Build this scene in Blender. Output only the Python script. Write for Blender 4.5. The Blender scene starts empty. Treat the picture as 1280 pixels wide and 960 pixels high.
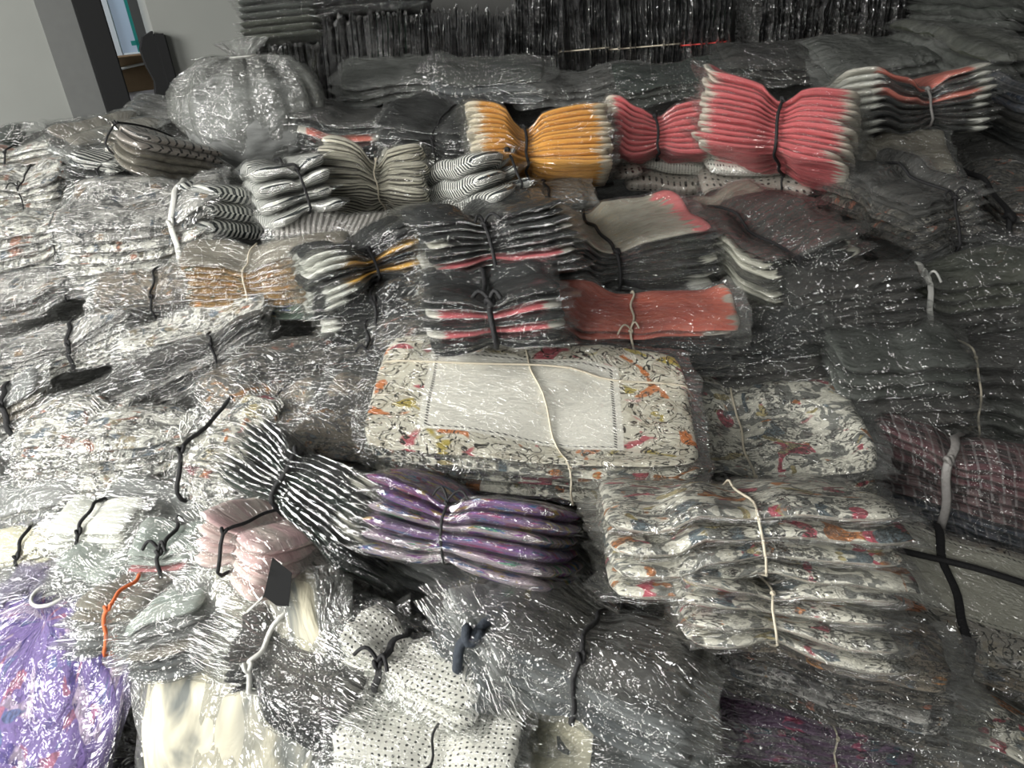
import bpy, math, random
import numpy as np
from mathutils import Matrix, Vector

random.seed(7)
SC = bpy.context.scene
COL = SC.collection

# ------------------------------------------------------------------ camera
CAM_P = np.array([0.0, 0.0, 1.70])
PITCH, ROLL, FPX = 28.0, -5.0, 925.0
cam_d = bpy.data.cameras.new('camera')
cam_d.sensor_width = 36.0
cam_d.lens = 36.0 * FPX / 1280.0
cam_d.clip_start = 0.02
cam = bpy.data.objects.new('camera', cam_d)
COL.objects.link(cam)
CM = (Matrix.Translation(Vector(CAM_P)) @ Matrix.Rotation(math.radians(90 - PITCH), 4, 'X')
      @ Matrix.Rotation(math.radians(ROLL), 4, 'Z'))
cam.matrix_world = CM
SC.camera = cam
CR = np.array(CM.to_3x3())

# ------------------------------------------------------------------ light
w = bpy.data.worlds.new('world')
SC.world = w
w.use_nodes = True
w.node_tree.nodes['Background'].inputs[0].default_value = (0.92, 0.93, 0.90, 1)
w.node_tree.nodes['Background'].inputs[1].default_value = 0.125


def area(name, loc, target, sx, sy, power, color):
    d = bpy.data.lights.new(name, 'AREA')
    d.shape = 'RECTANGLE'
    d.size, d.size_y, d.energy, d.color = sx, sy, power, color
    o = bpy.data.objects.new(name, d)
    COL.objects.link(o)
    o.location = loc
    o.rotation_euler = (Vector(target) - Vector(loc)).to_track_quat('-Z', 'Y').to_euler()
    return o


area('window_daylight', (-2.26, 0.05, 2.25), (-0.3, 0.8, 1.0), 1.3, 1.1, 128, (1.0, 0.985, 0.95))
area('rear_glint_light', (-1.1, -1.5, 2.45), (0.5, 2.6, 1.4), 0.7, 0.9, 46, (1.0, 0.99, 0.96))  # unseen light added behind the camera for glints on stacks and right side
area('doorway_daylight', (-3.0, 2.5, 2.7), (-1.75, 3.3, 1.6), 0.9, 0.9, 40, (0.92, 0.96, 1.0))

SC.view_settings.view_transform = 'Standard'
SC.view_settings.look = 'None'
SC.view_settings.gamma = 1.0
SC.view_settings.use_curve_mapping = False
SC.view_settings.exposure = 0.0
SC.cycles.max_bounces = 5
SC.cycles.diffuse_bounces = 2
SC.cycles.glossy_bounces = 2
SC.cycles.transparent_max_bounces = 20
SC.cycles.sample_clamp_indirect = 3.0


# ------------------------------------------------------------------ node helpers
class NT:
    def __init__(s, name):
        s.m = bpy.data.materials.new(name)
        s.m.use_nodes = True
        s.t = s.m.node_tree
        s.t.nodes.clear()
        s.out = s.t.nodes.new('ShaderNodeOutputMaterial')

    def n(s, typ, ins=None, **props):
        nd = s.t.nodes.new(typ)
        for k, v in props.items():
            setattr(nd, k, v)
        for k, v in (ins or {}).items():
            s.set(nd.inputs[k], v)
        return nd

    def set(s, sock, v):
        if isinstance(v, bpy.types.NodeSocket):
            s.t.links.new(v, sock)
        elif isinstance(v, tuple) and len(v) == 3 and sock.type == 'RGBA':
            sock.default_value = (*v, 1)
        else:
            sock.default_value = v

    def math(s, op, a, b=0.0, clamp=False):
        nd = s.n('ShaderNodeMath', {0: a, 1: b}, operation=op)
        nd.use_clamp = clamp
        return nd.outputs[0]

    def mix(s, f, a, b):
        nd = s.n('ShaderNodeMix', data_type='RGBA')
        s.set(nd.inputs[0], f)
        s.set(nd.inputs[6], a)
        s.set(nd.inputs[7], b)
        return nd.outputs[2]

    def step(s, v, lo, hi):
        nd = s.n('ShaderNodeMapRange', {0: v, 1: lo, 2: hi, 3: 0.0, 4: 1.0})
        return nd.outputs[0]

    def noise(s, vec, scale, detail=2.0, dist=0.0, rough=0.5):
        nd = s.n('ShaderNodeTexNoise', {'Vector': vec, 'Scale': scale, 'Detail': detail,
                                        'Distortion': dist, 'Roughness': rough})
        return nd

    def coords(s, sx=1.0, sy=1.0, rand=True):
        uv = s.n('ShaderNodeUVMap', uv_map='cloth').outputs[0]
        mp = s.n('ShaderNodeMapping', {'Vector': uv, 'Scale': (sx, sy, 1.0)})
        if rand:
            oi = s.n('ShaderNodeObjectInfo')
            off = s.n('ShaderNodeVectorMath', {0: mp.outputs[0], 1: s.n('ShaderNodeCombineXYZ', {
                0: s.math('MULTIPLY', oi.outputs['Random'], 37.0), 1: s.math('MULTIPLY', oi.outputs['Random'], 91.0),
                2: 0.0}).outputs[0]}, operation='ADD')
            return off.outputs[0]
        return mp.outputs[0]

    def nrm(s):
        uv = s.n('ShaderNodeUVMap', uv_map='span').outputs[0]
        return s.n('ShaderNodeSeparateXYZ', {0: uv}).outputs

    def fabric(s, color, rough=0.75, bump=0.35, bscale=1.0, sheen=0.0):
        v = s.coords(0.5, 1.6)
        h = s.noise(v, 26 * bscale, 4, 0.8).outputs[0]
        b = s.n('ShaderNodeBump', {'Strength': bump, 'Distance': 0.012, 'Height': h})
        p = s.n('ShaderNodeBsdfPrincipled', {'Base Color': color, 'Roughness': rough, 'Normal': b.outputs[0]})
        p.inputs['Specular IOR Level'].default_value = 0.3
        s.t.links.new(p.outputs[0], s.out.inputs[0])
        return s.m


MATS = {}


def mat(name, fn):
    if name not in MATS:
        MATS[name] = fn(name)
    return MATS[name]


def plain(name, c, c2=None, rough=0.75, end=None, endw=0.75, streak=0.0, low=None):
    """cloth of one colour with mild mottling; end = colour of the hems near both ends; streak mixes in folds of c2"""
    t = NT(name)
    v = t.coords(0.6, 1.8)
    c2 = c2 or tuple(x * 0.72 for x in c)
    f = t.step(t.noise(v, 14, 3, 0.6).outputs[0], 0.38, 0.64)
    col = t.mix(f, c, c2)
    if end:
        u = t.nrm()[0]
        d = t.math('ABSOLUTE', u)
        nz = t.math('MULTIPLY', t.math('SUBTRACT', t.noise(t.coords(0.3, 3.0), 22, 2).outputs[0], 0.5), 0.55)
        f2 = t.step(t.math('ADD', d, nz), endw - 0.03, endw + 0.03)
        col = t.mix(f2, col, end)
    return t.fabric(col, rough)


def print_cloth(name, base, ink, accents, inkw=0.035, scale=1.0, dark=0.35, blob=None, cover=0.42):
    """busy scribbled print: base, grey/ink blotches, ink scrolls and coloured motifs"""
    t = NT(name)
    v = t.coords(1.35, 1.7)
    col = base
    n1 = t.noise(v, 30 * scale, 3, 1.5).outputs[0]
    n0 = t.noise(v, 110 * scale, 3, 1.0).outputs[0]
    col = t.mix(t.math('MULTIPLY', t.step(n0, 0.5, 0.6), 0.45), col, tuple(x * 0.4 for x in base))
    if blob:
        col = t.mix(t.math('MULTIPLY', t.step(n1, 0.51, 0.55), dark), col, blob)
    for i, a in enumerate(accents):
        vi = t.n('ShaderNodeVectorMath', {0: v, 1: (13.7 * (i + 1), 5.1 * (i + 1), 0.0)}, operation='ADD').outputs[0]
        na = t.noise(vi, 17 * scale, 2, 0.7).outputs[0]
        fine = t.step(t.noise(vi, 90 * scale, 3, 1.0).outputs[0], 0.42, 0.58)
        a2 = t.mix(fine, a, tuple(x * 0.45 for x in a))
        col = t.mix(t.step(na, 1 - cover + 0.055, 1 - cover + 0.075), col, a2)
    n2 = t.noise(v, 46 * scale, 4, 1.4, 0.62).outputs[0]
    d = t.math('ABSOLUTE', t.math('SUBTRACT', n2, 0.5))
    line = t.math('SUBTRACT', 1.0, t.step(d, inkw * 0.5, inkw))
    n4 = t.noise(v, 75 * scale, 2, 1.0).outputs[0]
    spots = t.step(n4, 0.64, 0.67)
    m = t.math('MAXIMUM', line, spots)
    gate = t.step(t.noise(v, 12 * scale, 2).outputs[0], 0.40, 0.5)
    col = t.mix(t.math('MULTIPLY', m, gate), col, ink)
    return t.fabric(col, 0.7, 0.3)


def stripes(name, a, b, freq, warp, duty=0.5, along=True):
    t = NT(name)
    v = t.coords(1.0, 1.0)
    nz = t.noise(v, 9, 1.5, 0.4).outputs[0]
    xyz = t.n('ShaderNodeSeparateXYZ', {0: v}).outputs
    ph = t.math('ADD', t.math('MULTIPLY', xyz[1 if along else 0], freq * 6.283), t.math('MULTIPLY', nz, warp))
    f = t.step(t.math('SINE', ph), duty - 0.15, duty + 0.15)
    return t.fabric(t.mix(f, a, b), 0.7, 0.25)


def dots(name, base, dot, freq, r):
    t = NT(name)
    v = t.coords(freq, freq)
    vo = t.n('ShaderNodeTexVoronoi', {'Vector': v, 'Scale': 1.0, 'Randomness': 0.18})
    f = t.math('SUBTRACT', 1.0, t.step(vo.outputs['Distance'], r * 0.8, r))
    return t.fabric(t.mix(f, base, dot), 0.75, 0.3)


def plaid(name, cols):
    t = NT(name)
    v = t.coords(1.0, 1.0)
    xyz = t.n('ShaderNodeSeparateXYZ', {0: v}).outputs
    col = cols[0]
    for ax, fr, c, th in ((0, 45, cols[1], 0.35), (1, 55, cols[2], 0.3), (0, 120, cols[3], 0.8), (1, 110, cols[1], 0.85)):
        f = t.step(t.math('SINE', t.math('MULTIPLY', xyz[ax], fr * 3.0)), th - 0.1, th + 0.1)
        col = t.mix(t.math('MULTIPLY', f, 0.6), col, c)
    return t.fabric(col, 0.8, 0.3)


def panel_cloth(name, base, ink, accents, panel=(0.80, 0.78, 0.70), pu=(-0.62, 0.50), pv=(-0.62, 0.62)):
    """printed scarf cloth with a plain centre panel edged with rows of black stitches"""
    t = NT(name)
    v = t.coords(1.0, 1.2)
    n1 = t.noise(v, 26, 3, 1.5).outputs[0]
    col = t.mix(t.math('MULTIPLY', t.step(n1, 0.53, 0.57), 0.45), base, (0.34, 0.29, 0.20))
    for i, a in enumerate(accents):
        vi = t.n('ShaderNodeVectorMath', {0: v, 1: (9.7 * (i + 1), 3.1 * (i + 1), 0.0)}, operation='ADD').outputs[0]
        col = t.mix(t.step(t.noise(vi, 15, 2, 0.7).outputs[0], 0.62, 0.65), col, a)
    d = t.math('ABSOLUTE', t.math('SUBTRACT', t.noise(v, 30, 2, 2.0).outputs[0], 0.5))
    col = t.mix(t.math('SUBTRACT', 1.0, t.step(d, 0.018, 0.03)), col, ink)
    n = t.nrm()
    uc, vc = (pu[0] + pu[1]) / 2, (pv[0] + pv[1]) / 2
    du = t.math('DIVIDE', t.math('ABSOLUTE', t.math('SUBTRACT', n[0], uc)), (pu[1] - pu[0]) / 2)
    dv = t.math('DIVIDE', t.math('ABSOLUTE', t.math('SUBTRACT', n[1], vc)), (pv[1] - pv[0]) / 2)
    dd = t.math('MAXIMUM', du, dv)
    stitch = t.step(t.math('SINE', t.math('MULTIPLY', t.math('ADD', n[0], n[1]), 150.0)), -0.1, 0.1)
    col = t.mix(t.math('SUBTRACT', 1.0, t.step(dd, 1.10, 1.115)), col, panel)
    ring = t.math('MULTIPLY', t.step(dd, 1.0, 1.01), t.math('SUBTRACT', 1.0, t.step(dd, 1.035, 1.045)))
    col = t.mix(t.math('MULTIPLY', ring, stitch), col, (0.02, 0.02, 0.02))
    return t.fabric(col, 0.5, 0.22, 0.5)


def film(name, haze, tint=(0.62, 0.63, 0.61), gloss=0.10, rough=0.16, crink=1.0):
    t = NT(name)
    v = t.coords(1.0, 2.2)
    n1 = t.noise(v, 9, 2, 1.2).outputs[0]
    r1 = t.math('ABSOLUTE', t.math('SUBTRACT', n1, 0.5))
    n2 = t.noise(v, 34, 2, 1.6).outputs[0]
    r2 = t.math('ABSOLUTE', t.math('SUBTRACT', n2, 0.5))
    n3 = t.noise(t.coords(1.0, 1.3), 95, 2, 1.2).outputs[0]
    h = t.math('ADD', t.math('ADD', t.math('MULTIPLY', r1, 2.6), t.math('MULTIPLY', r2, 1.2)),
               t.math('MULTIPLY', t.math('ABSOLUTE', t.math('SUBTRACT', n3, 0.5)), 0.10))
    b = t.n('ShaderNodeBump', {'Strength': 0.9 * crink, 'Distance': 0.012, 'Height': h}).outputs[0]
    hz = t.math('MULTIPLY', t.math('ADD', 0.35, t.math('MULTIPLY', t.step(t.noise(t.coords(1, 1), 7, 2).outputs[0], 0.3, 0.7), 1.3)), haze, clamp=True)
    crease = t.math('SUBTRACT', 1.0, t.step(r2, 0.0, 0.035))
    hz = t.math('ADD', hz, t.math('MULTIPLY', crease, 0.10), clamp=True)
    tr = t.n('ShaderNodeBsdfTransparent', {'Color': (0.95, 0.955, 0.95)})
    df = t.n('ShaderNodeBsdfDiffuse', {'Color': tint, 'Normal': b})
    m1 = t.n('ShaderNodeMixShader', {0: hz, 1: tr.outputs[0], 2: df.outputs[0]})
    lw = t.n('ShaderNodeLayerWeight', {'Blend': 0.30, 'Normal': b})
    gf = t.math('ADD', gloss, t.math('MULTIPLY', lw.outputs['Fresnel'], 0.17), clamp=True)
    gl = t.n('ShaderNodeBsdfGlossy', {'Color': (1, 1, 1), 'Roughness': rough, 'Normal': b})
    m2 = t.n('ShaderNodeMixShader', {0: gf, 1: m1.outputs[0], 2: gl.outputs[0]})
    t.t.links.new(m2.outputs[0], t.out.inputs[0])
    return t.m


def simple(name, c, rough=0.6, metal=0.0, bump=0.0, bs=40, emit=None, mott=0.0):
    t = NT(name)
    co = t.n('ShaderNodeTexCoord').outputs['Object']
    nz = t.noise(co, bs, 4)
    col = c
    if mott:
        col = t.mix(t.math('MULTIPLY', t.step(nz.outputs[0], 0.3, 0.7), mott), c, tuple(x * 0.55 for x in c))
    ins = {'Base Color': col, 'Roughness': rough, 'Metallic': metal}
    if bump:
        ins['Normal'] = t.n('ShaderNodeBump', {'Strength': bump, 'Distance': 0.005, 'Height': nz.outputs[0]}).outputs[0]
    p = t.n('ShaderNodeBsdfPrincipled', ins)
    if emit:
        p.inputs['Emission Color'].default_value = (*emit[0], 1)
        p.inputs['Emission Strength'].default_value = emit[1]
    t.t.links.new(p.outputs[0], t.out.inputs[0])
    return t.m


BLK = (0.012, 0.013, 0.013)
M = {
    'black': plain('black_cloth', (0.010, 0.011, 0.011), (0.02, 0.022, 0.022)),
    'black_cream': plain('black_cloth_cream_hems', (0.012, 0.013, 0.012), (0.03, 0.03, 0.03), end=(0.55, 0.54, 0.46), endw=0.80),
    'black_white': plain('black_cloth_white_ends', (0.012, 0.014, 0.013), (0.03, 0.03, 0.03), end=(0.66, 0.66, 0.60), endw=0.72),
    'darkgreen': plain('bottle_green_cloth', (0.014, 0.024, 0.019), (0.035, 0.05, 0.04)),
    'olive': plain('olive_grey_cloth', (0.040, 0.046, 0.034), (0.085, 0.09, 0.07)),
    'charcoal': plain('charcoal_cloth', (0.032, 0.032, 0.030), (0.065, 0.063, 0.058)),
    'slate': plain('slate_grey_cloth', (0.075, 0.085, 0.088), (0.15, 0.16, 0.16)),
    'grey': plain('mid_grey_cloth', (0.17, 0.175, 0.17), (0.27, 0.28, 0.27)),
    'palegrey': plain('pale_grey_cloth', (0.36, 0.37, 0.36), (0.22, 0.23, 0.22)),
    'greygreen': plain('grey_green_cloth', (0.045, 0.052, 0.045), (0.085, 0.092, 0.083)),
    'taupe': plain('taupe_cloth', (0.17, 0.15, 0.12), (0.28, 0.26, 0.21)),
    'cream': plain('cream_cloth', (0.78, 0.74, 0.56), (0.62, 0.60, 0.48)),
    'white': plain('white_cloth', (0.80, 0.80, 0.72), (0.62, 0.63, 0.58)),
    'cream_grey': plain('cream_and_grey_cloth', (0.62, 0.58, 0.44), (0.14, 0.15, 0.14)),
    'lilac': plain('lilac_cloth', (0.50, 0.48, 0.62), (0.62, 0.62, 0.66)),
    'blush': plain('blush_pink_cloth', (0.74, 0.50, 0.50), (0.80, 0.68, 0.62)),
    'mint': plain('mint_grey_cloth', (0.30, 0.36, 0.32), (0.42, 0.46, 0.42)),
    'rose': plain('rose_cloth', (0.62, 0.15, 0.18), (0.50, 0.16, 0.16)),
    'pink': plain('coral_pink_cloth', (0.80, 0.20, 0.21), (0.62, 0.12, 0.13), end=(0.72, 0.66, 0.56), endw=0.86),
    'coral': plain('coral_cloth', (0.62, 0.155, 0.10), (0.48, 0.11, 0.08), end=(0.40, 0.36, 0.30), endw=0.93),
    'coralwhite': plain('coral_cloth_white_ends', (0.72, 0.20, 0.15), (0.5, 0.14, 0.1), end=(0.62, 0.60, 0.53), endw=0.72),
    'orange': plain('orange_cloth', (0.92, 0.47, 0.10), (0.78, 0.36, 0.07), end=(0.80, 0.72, 0.56), endw=0.83),
    'yellow': plain('yellow_trim_cloth', (0.80, 0.44, 0.06), (0.65, 0.34, 0.05), end=(0.7, 0.7, 0.64), endw=0.72),
    'pinktrim': plain('pink_trim_cloth', (0.75, 0.18, 0.20), (0.55, 0.12, 0.13), end=(0.62, 0.60, 0.53), endw=0.76),
    'greypink': plain('cream_cloth_pink_ends', (0.34, 0.32, 0.25), (0.42, 0.40, 0.33), end=(0.70, 0.20, 0.2), endw=0.80),
    'floral': print_cloth('white_print_cloth', (0.74, 0.72, 0.62), (0.03, 0.028, 0.025),
                          [(0.62, 0.24, 0.08), (0.55, 0.10, 0.14), (0.14, 0.18, 0.20), (0.50, 0.42, 0.20)], blob=(0.10, 0.105, 0.10), dark=0.85, scale=0.75),
    'floral_pale': print_cloth('pale_print_cloth', (0.74, 0.73, 0.66), (0.03, 0.03, 0.03),
                               [(0.55, 0.25, 0.16), (0.22, 0.27, 0.32), (0.42, 0.36, 0.25)], blob=(0.11, 0.11, 0.105), dark=0.85, cover=0.43, scale=0.85),
    'floral_grey': print_cloth('grey_print_cloth', (0.46, 0.45, 0.42), (0.04, 0.04, 0.04),
                               [(0.10, 0.13, 0.16), (0.40, 0.28, 0.18), (0.09, 0.09, 0.09)], inkw=0.05, blob=(0.2, 0.2, 0.19), dark=0.8),
    'floral_dark': print_cloth('dark_print_cloth', (0.13, 0.12, 0.10), (0.012, 0.012, 0.012),
                               [(0.34, 0.13, 0.08), (0.30, 0.28, 0.24), (0.05, 0.06, 0.06)], inkw=0.06, blob=(0.03, 0.03, 0.03), dark=0.9),
    'floral_brown': print_cloth('brown_print_cloth', (0.26, 0.22, 0.17), (0.03, 0.028, 0.025),
                                [(0.45, 0.22, 0.08), (0.16, 0.18, 0.20), (0.42, 0.38, 0.30)], blob=(0.12, 0.12, 0.12), dark=0.8),
    'snake': print_cloth('brown_orange_print_cloth', (0.34, 0.20, 0.07), (0.05, 0.035, 0.015),
                         [(0.62, 0.27, 0.06), (0.10, 0.15, 0.10), (0.55, 0.46, 0.28)], inkw=0.05, scale=1.2),
    'snake_blue': print_cloth('blue_green_print_cloth', (0.12, 0.17, 0.13), (0.02, 0.03, 0.05),
                              [(0.05, 0.09, 0.22), (0.40, 0.35, 0.2), (0.22, 0.30, 0.12)], inkw=0.05, scale=1.3),
    'purple': print_cloth('purple_print_cloth', (0.24, 0.12, 0.34), (0.04, 0.02, 0.06),
                          [(0.08, 0.22, 0.46), (0.60, 0.42, 0.14), (0.42, 0.08, 0.22), (0.35, 0.25, 0.42)], inkw=0.03, cover=0.48),
    'purple_mix': print_cloth('multicolour_print_cloth', (0.50, 0.42, 0.46), (0.05, 0.04, 0.06),
                              [(0.62, 0.46, 0.08), (0.12, 0.40, 0.22), (0.34, 0.10, 0.38), (0.10, 0.2, 0.42)], inkw=0.03, cover=0.46, scale=1.2),
    'violet': print_cloth('violet_bag_print_cloth', (0.20, 0.14, 0.36), (0.03, 0.02, 0.10),
                          [(0.48, 0.16, 0.22), (0.06, 0.04, 0.22), (0.62, 0.50, 0.62), (0.12, 0.18, 0.36)], inkw=0.02, scale=0.6, cover=0.45),
    'tribal': print_cloth('pink_brown_geometric_cloth', (0.66, 0.50, 0.56), (0.10, 0.06, 0.08),
                          [(0.50, 0.30, 0.34), (0.76, 0.68, 0.72)], inkw=0.05, scale=1.1),
    'mauve': print_cloth('mauve_blue_print_cloth', (0.16, 0.10, 0.17), (0.02, 0.02, 0.03),
                         [(0.07, 0.15, 0.22), (0.50, 0.10, 0.20), (0.28, 0.16, 0.28)], inkw=0.03),
    'stripe': stripes('black_white_wavy_stripe_cloth', (0.015, 0.022, 0.026), (0.86, 0.86, 0.80), 58, 16, 0.1),
    'stripe_cream': stripes('cream_grey_stripe_cloth', (0.10, 0.09, 0.075), (0.80, 0.76, 0.62), 52, 9, -0.1),
    'stripe_bold': stripes('cream_black_piped_cloth', (0.40, 0.36, 0.32), (0.03, 0.03, 0.03), 28, 4, 0.72),
    'zigzag': stripes('grey_zigzag_cloth', (0.12, 0.11, 0.10), (0.42, 0.40, 0.37), 85, 2, 0.0, False),
    'polka': dots('white_black_dot_cloth', (0.74, 0.73, 0.66), (0.02, 0.02, 0.02), 135, 0.24),
    'polka_taupe': dots('taupe_black_dot_cloth', (0.42, 0.38, 0.33), (0.02, 0.02, 0.02), 62, 0.25),
    'polka_dark': dots('black_white_dot_cloth', (0.035, 0.037, 0.038), (0.62, 0.62, 0.60), 130, 0.2),
    'plaid': plaid('maroon_plaid_cloth', [(0.05, 0.035, 0.038), (0.25, 0.16, 0.16), (0.16, 0.045, 0.06), (0.33, 0.30, 0.30)]),
    'plaid_blue': plaid('blue_plaid_cloth', [(0.03, 0.035, 0.045), (0.16, 0.16, 0.18), (0.05, 0.07, 0.10), (0.26, 0.25, 0.26)]),
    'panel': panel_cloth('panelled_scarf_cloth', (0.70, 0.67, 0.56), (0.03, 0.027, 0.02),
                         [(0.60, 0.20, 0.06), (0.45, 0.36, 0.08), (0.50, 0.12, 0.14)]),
    'panel_shade': panel_cloth('shaded_panel_scarf_cloth', (0.30, 0.28, 0.24), (0.02, 0.02, 0.018),  # the panelled scarf cloth again, its shade put into darker colours
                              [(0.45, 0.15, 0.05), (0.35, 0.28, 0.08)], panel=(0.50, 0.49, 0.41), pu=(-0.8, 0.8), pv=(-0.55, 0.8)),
}
F = {
    'clear': film('clear_plastic_film', 0.012, gloss=0.085, rough=0.07),
    'haze': film('hazy_plastic_film', 0.035, gloss=0.085, rough=0.08),
    'milk': film('milky_plastic_film', 0.16, (0.42, 0.43, 0.41), gloss=0.08, rough=0.12),
    'dark': film('grey_plastic_film', 0.055, (0.24, 0.25, 0.23), gloss=0.12, rough=0.10, crink=1.4),
    'bag': film('bag_plastic_film', 0.20, (0.38, 0.39, 0.36), gloss=0.12, rough=0.18, crink=0.9),
    'glint': film('glossy_crinkled_film', 0.02, gloss=0.8, rough=0.22, crink=3.0),
    'violetbag': film('violet_tinted_plastic_film', 0.12, (0.45, 0.38, 0.66), gloss=0.08, rough=0.10, crink=1.0),
}
CORD = {
    'black': simple('black_cord', (0.010, 0.010, 0.011), 0.7, bump=0.4, bs=300),
    'twine': simple('pale_twine', (0.60, 0.54, 0.42), 0.7, bump=0.4, bs=300),
    'white': simple('white_strap', (0.62, 0.62, 0.58), 0.45, bump=0.3, bs=200),
    'grey': simple('grey_strap', (0.20, 0.19, 0.18), 0.5, bump=0.3, bs=200),
    'orange': simple('orange_twine', (0.70, 0.16, 0.05), 0.7, bump=0.3, bs=300),
    'red': simple('red_twine', (0.62, 0.06, 0.05), 0.7, bump=0.3, bs=300),
    'navy': simple('navy_cloth_tie', (0.03, 0.038, 0.05), 0.85, bump=0.6, bs=120),
}


# ------------------------------------------------------------------ numeric helpers
def _hash(ix, iy, iz, s):
    h = (ix * 374761393 + iy * 668265263 + iz * 2147483647 + s * 974711) & 0xFFFFFFFF
    h = ((h ^ (h >> 13)) * 1274126177) & 0xFFFFFFFF
    return ((h ^ (h >> 16)) & 0xFFFF) / 32767.5 - 1.0


def vnoise(p, s=0):
    q = np.floor(p).astype(np.int64)
    f = p - q
    f = f * f * (3 - 2 * f)
    r = 0
    for dx in (0, 1):
        wx = f[..., 0] if dx else 1 - f[..., 0]
        for dy in (0, 1):
            wy = f[..., 1] if dy else 1 - f[..., 1]
            for dz in (0, 1):
                wz = f[..., 2] if dz else 1 - f[..., 2]
                r = r + wx * wy * wz * _hash(q[..., 0] + dx, q[..., 1] + dy, q[..., 2] + dz, s)
    return r


def project(P):
    d = (P - CAM_P) @ CR
    z = np.maximum(-d[..., 2], 0.05)
    return np.stack([640 + FPX * d[..., 0] / z, 480 - FPX * d[..., 1] / z], -1)


def ray(px, py):
    d = CR @ np.array([(px - 640) / FPX, -(py - 480) / FPX, -1.0])
    return d / np.linalg.norm(d)


# the heap: a height field that every bundle settles on and then adds to
GX0, GY0, GS = -2.6, 0.15, 0.01
GNX, GNY = 480, 300
gx = GX0 + np.arange(GNX) * GS
gy = GY0 + np.arange(GNY) * GS
GXX, GYY = np.meshgrid(gx, gy, indexing='ij')


def base_h(x, y):
    z = 0.63 + 0.373 * (y - 0.5)
    z = z + 0.02 * np.sin(x * 3.1 + y * 2.0) + 0.012 * np.sin(x * 8.3 - y * 5.1)
    z = z + 0.09 * np.clip((-x - 0.7), 0, 1) * np.clip((y - 1.2) * 1.2, 0, 1)
    return np.where(y > 2.55, z - (y - 2.55) * 0.2, z)


HM = base_h(GXX, GYY)


def blur(a, k):
    ker = np.exp(-0.5 * (np.arange(-2 * k, 2 * k + 1) / k) ** 2)
    ker /= ker.sum()
    for ax in (0, 1):
        pad = [(0, 0), (0, 0)]
        pad[ax] = (2 * k, 2 * k)
        b = np.pad(a, pad, mode='edge')
        n = a.shape[ax]
        a = sum(ker[i] * (b[i:i + n] if ax == 0 else b[:, i:i + n]) for i in range(4 * k + 1))
    return a


def maxf(a, k):
    for ax in (0, 1):
        b = a.copy()
        for i in range(1, k + 1):
            for sg in (i, -i):
                b = np.maximum(b, np.roll(a, sg, ax))
        a = b
    return a


SM = {'v': blur(HM, 7)}


def refresh():
    SM['v'] = blur(HM, 7)


def sample(x, y, a=None):
    a = SM['v'] if a is None else a
    fx = np.clip((x - GX0) / GS, 0, GNX - 1.001)
    fy = np.clip((y - GY0) / GS, 0, GNY - 1.001)
    ix, iy = fx.astype(int), fy.astype(int)
    tx, ty = fx - ix, fy - iy
    return (a[ix, iy] * (1 - tx) * (1 - ty) + a[ix + 1, iy] * tx * (1 - ty)
            + a[ix, iy + 1] * (1 - tx) * ty + a[ix + 1, iy + 1] * tx * ty)


def hit(px, py, lift):
    d = ray(px, py)
    ts = np.arange(0.3, 4.0, 0.01)
    P = CAM_P + ts[:, None] * d
    below = P[:, 2] < sample(P[:, 0], P[:, 1]) + lift
    i = int(np.argmax(below)) if below.any() else len(ts) - 1
    return P[i]


def stamp(P):
    ix = np.round((P[:, 0] - GX0) / GS).astype(int)
    iy = np.round((P[:, 1] - GY0) / GS).astype(int)
    ok = (ix >= 0) & (ix < GNX) & (iy >= 0) & (iy < GNY)
    t = HM.copy()
    np.maximum.at(t, (ix[ok], iy[ok]), P[ok, 2])
    up = np.where(t > HM, t, -9)
    up = maxf(up, 1)
    HM[:] = np.maximum(HM, up)


# ------------------------------------------------------------------ mesh helpers
def mesh_obj(name, V, faces, m, parent=None, uv=None, span=None, smooth=True, origin=None):
    me = bpy.data.meshes.new(name)
    V = np.asarray(V, dtype=np.float64)
    if origin is not None:
        V = V - origin
    if isinstance(faces, np.ndarray):
        nf = len(faces)
        me.vertices.add(len(V))
        me.vertices.foreach_set('co', V.astype(np.float32).ravel())
        me.loops.add(nf * 4)
        me.polygons.add(nf)
        me.polygons.foreach_set('loop_start', np.arange(nf, dtype=np.int32) * 4)
        me.polygons.foreach_set('loop_total', np.full(nf, 4, dtype=np.int32))
        me.loops.foreach_set('vertex_index', faces.astype(np.int32).ravel())
        me.update(calc_edges=True)
    else:
        me.from_pydata([tuple(v) for v in V], [], faces)
        me.update()
    li = np.empty(len(me.loops), dtype=np.int32)
    me.loops.foreach_get('vertex_index', li)
    if uv is None:
        uv = V[:, :2]
    for nm, arr in (('cloth', uv), ('span', span)):
        if arr is not None:
            l = me.uv_layers.new(name=nm)
            l.data.foreach_set('uv', np.asarray(arr, dtype=np.float32)[li].ravel())
    me.polygons.foreach_set('use_smooth', np.full(len(me.polygons), smooth))
    me.materials.append(m)
    me.validate()
    o = bpy.data.objects.new(name, me)
    COL.objects.link(o)
    if parent is not None:
        o.parent = parent
    elif origin is not None:
        o.location = origin
    return o


def grid_faces(nu, nr, wrap=True, cap=False):
    i, j = np.meshgrid(np.arange(nu - 1), np.arange(nr if wrap else nr - 1), indexing='ij')
    i, j = i.ravel(), j.ravel()
    j2 = (j + 1) % nr
    return np.stack([i * nr + j, i * nr + j2, (i + 1) * nr + j2, (i + 1) * nr + j], 1)


def tag(o, label, cat, group=None, kind=None):
    if label:
        o['label'] = label
    if cat:
        o['category'] = cat
    if group:
        o['group'] = group
    if kind:
        o['kind'] = kind
    return o


def empty(name, loc):
    o = bpy.data.objects.new(name, None)
    o.empty_display_size = 0.05
    COL.objects.link(o)
    o.location = loc
    return o


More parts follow.
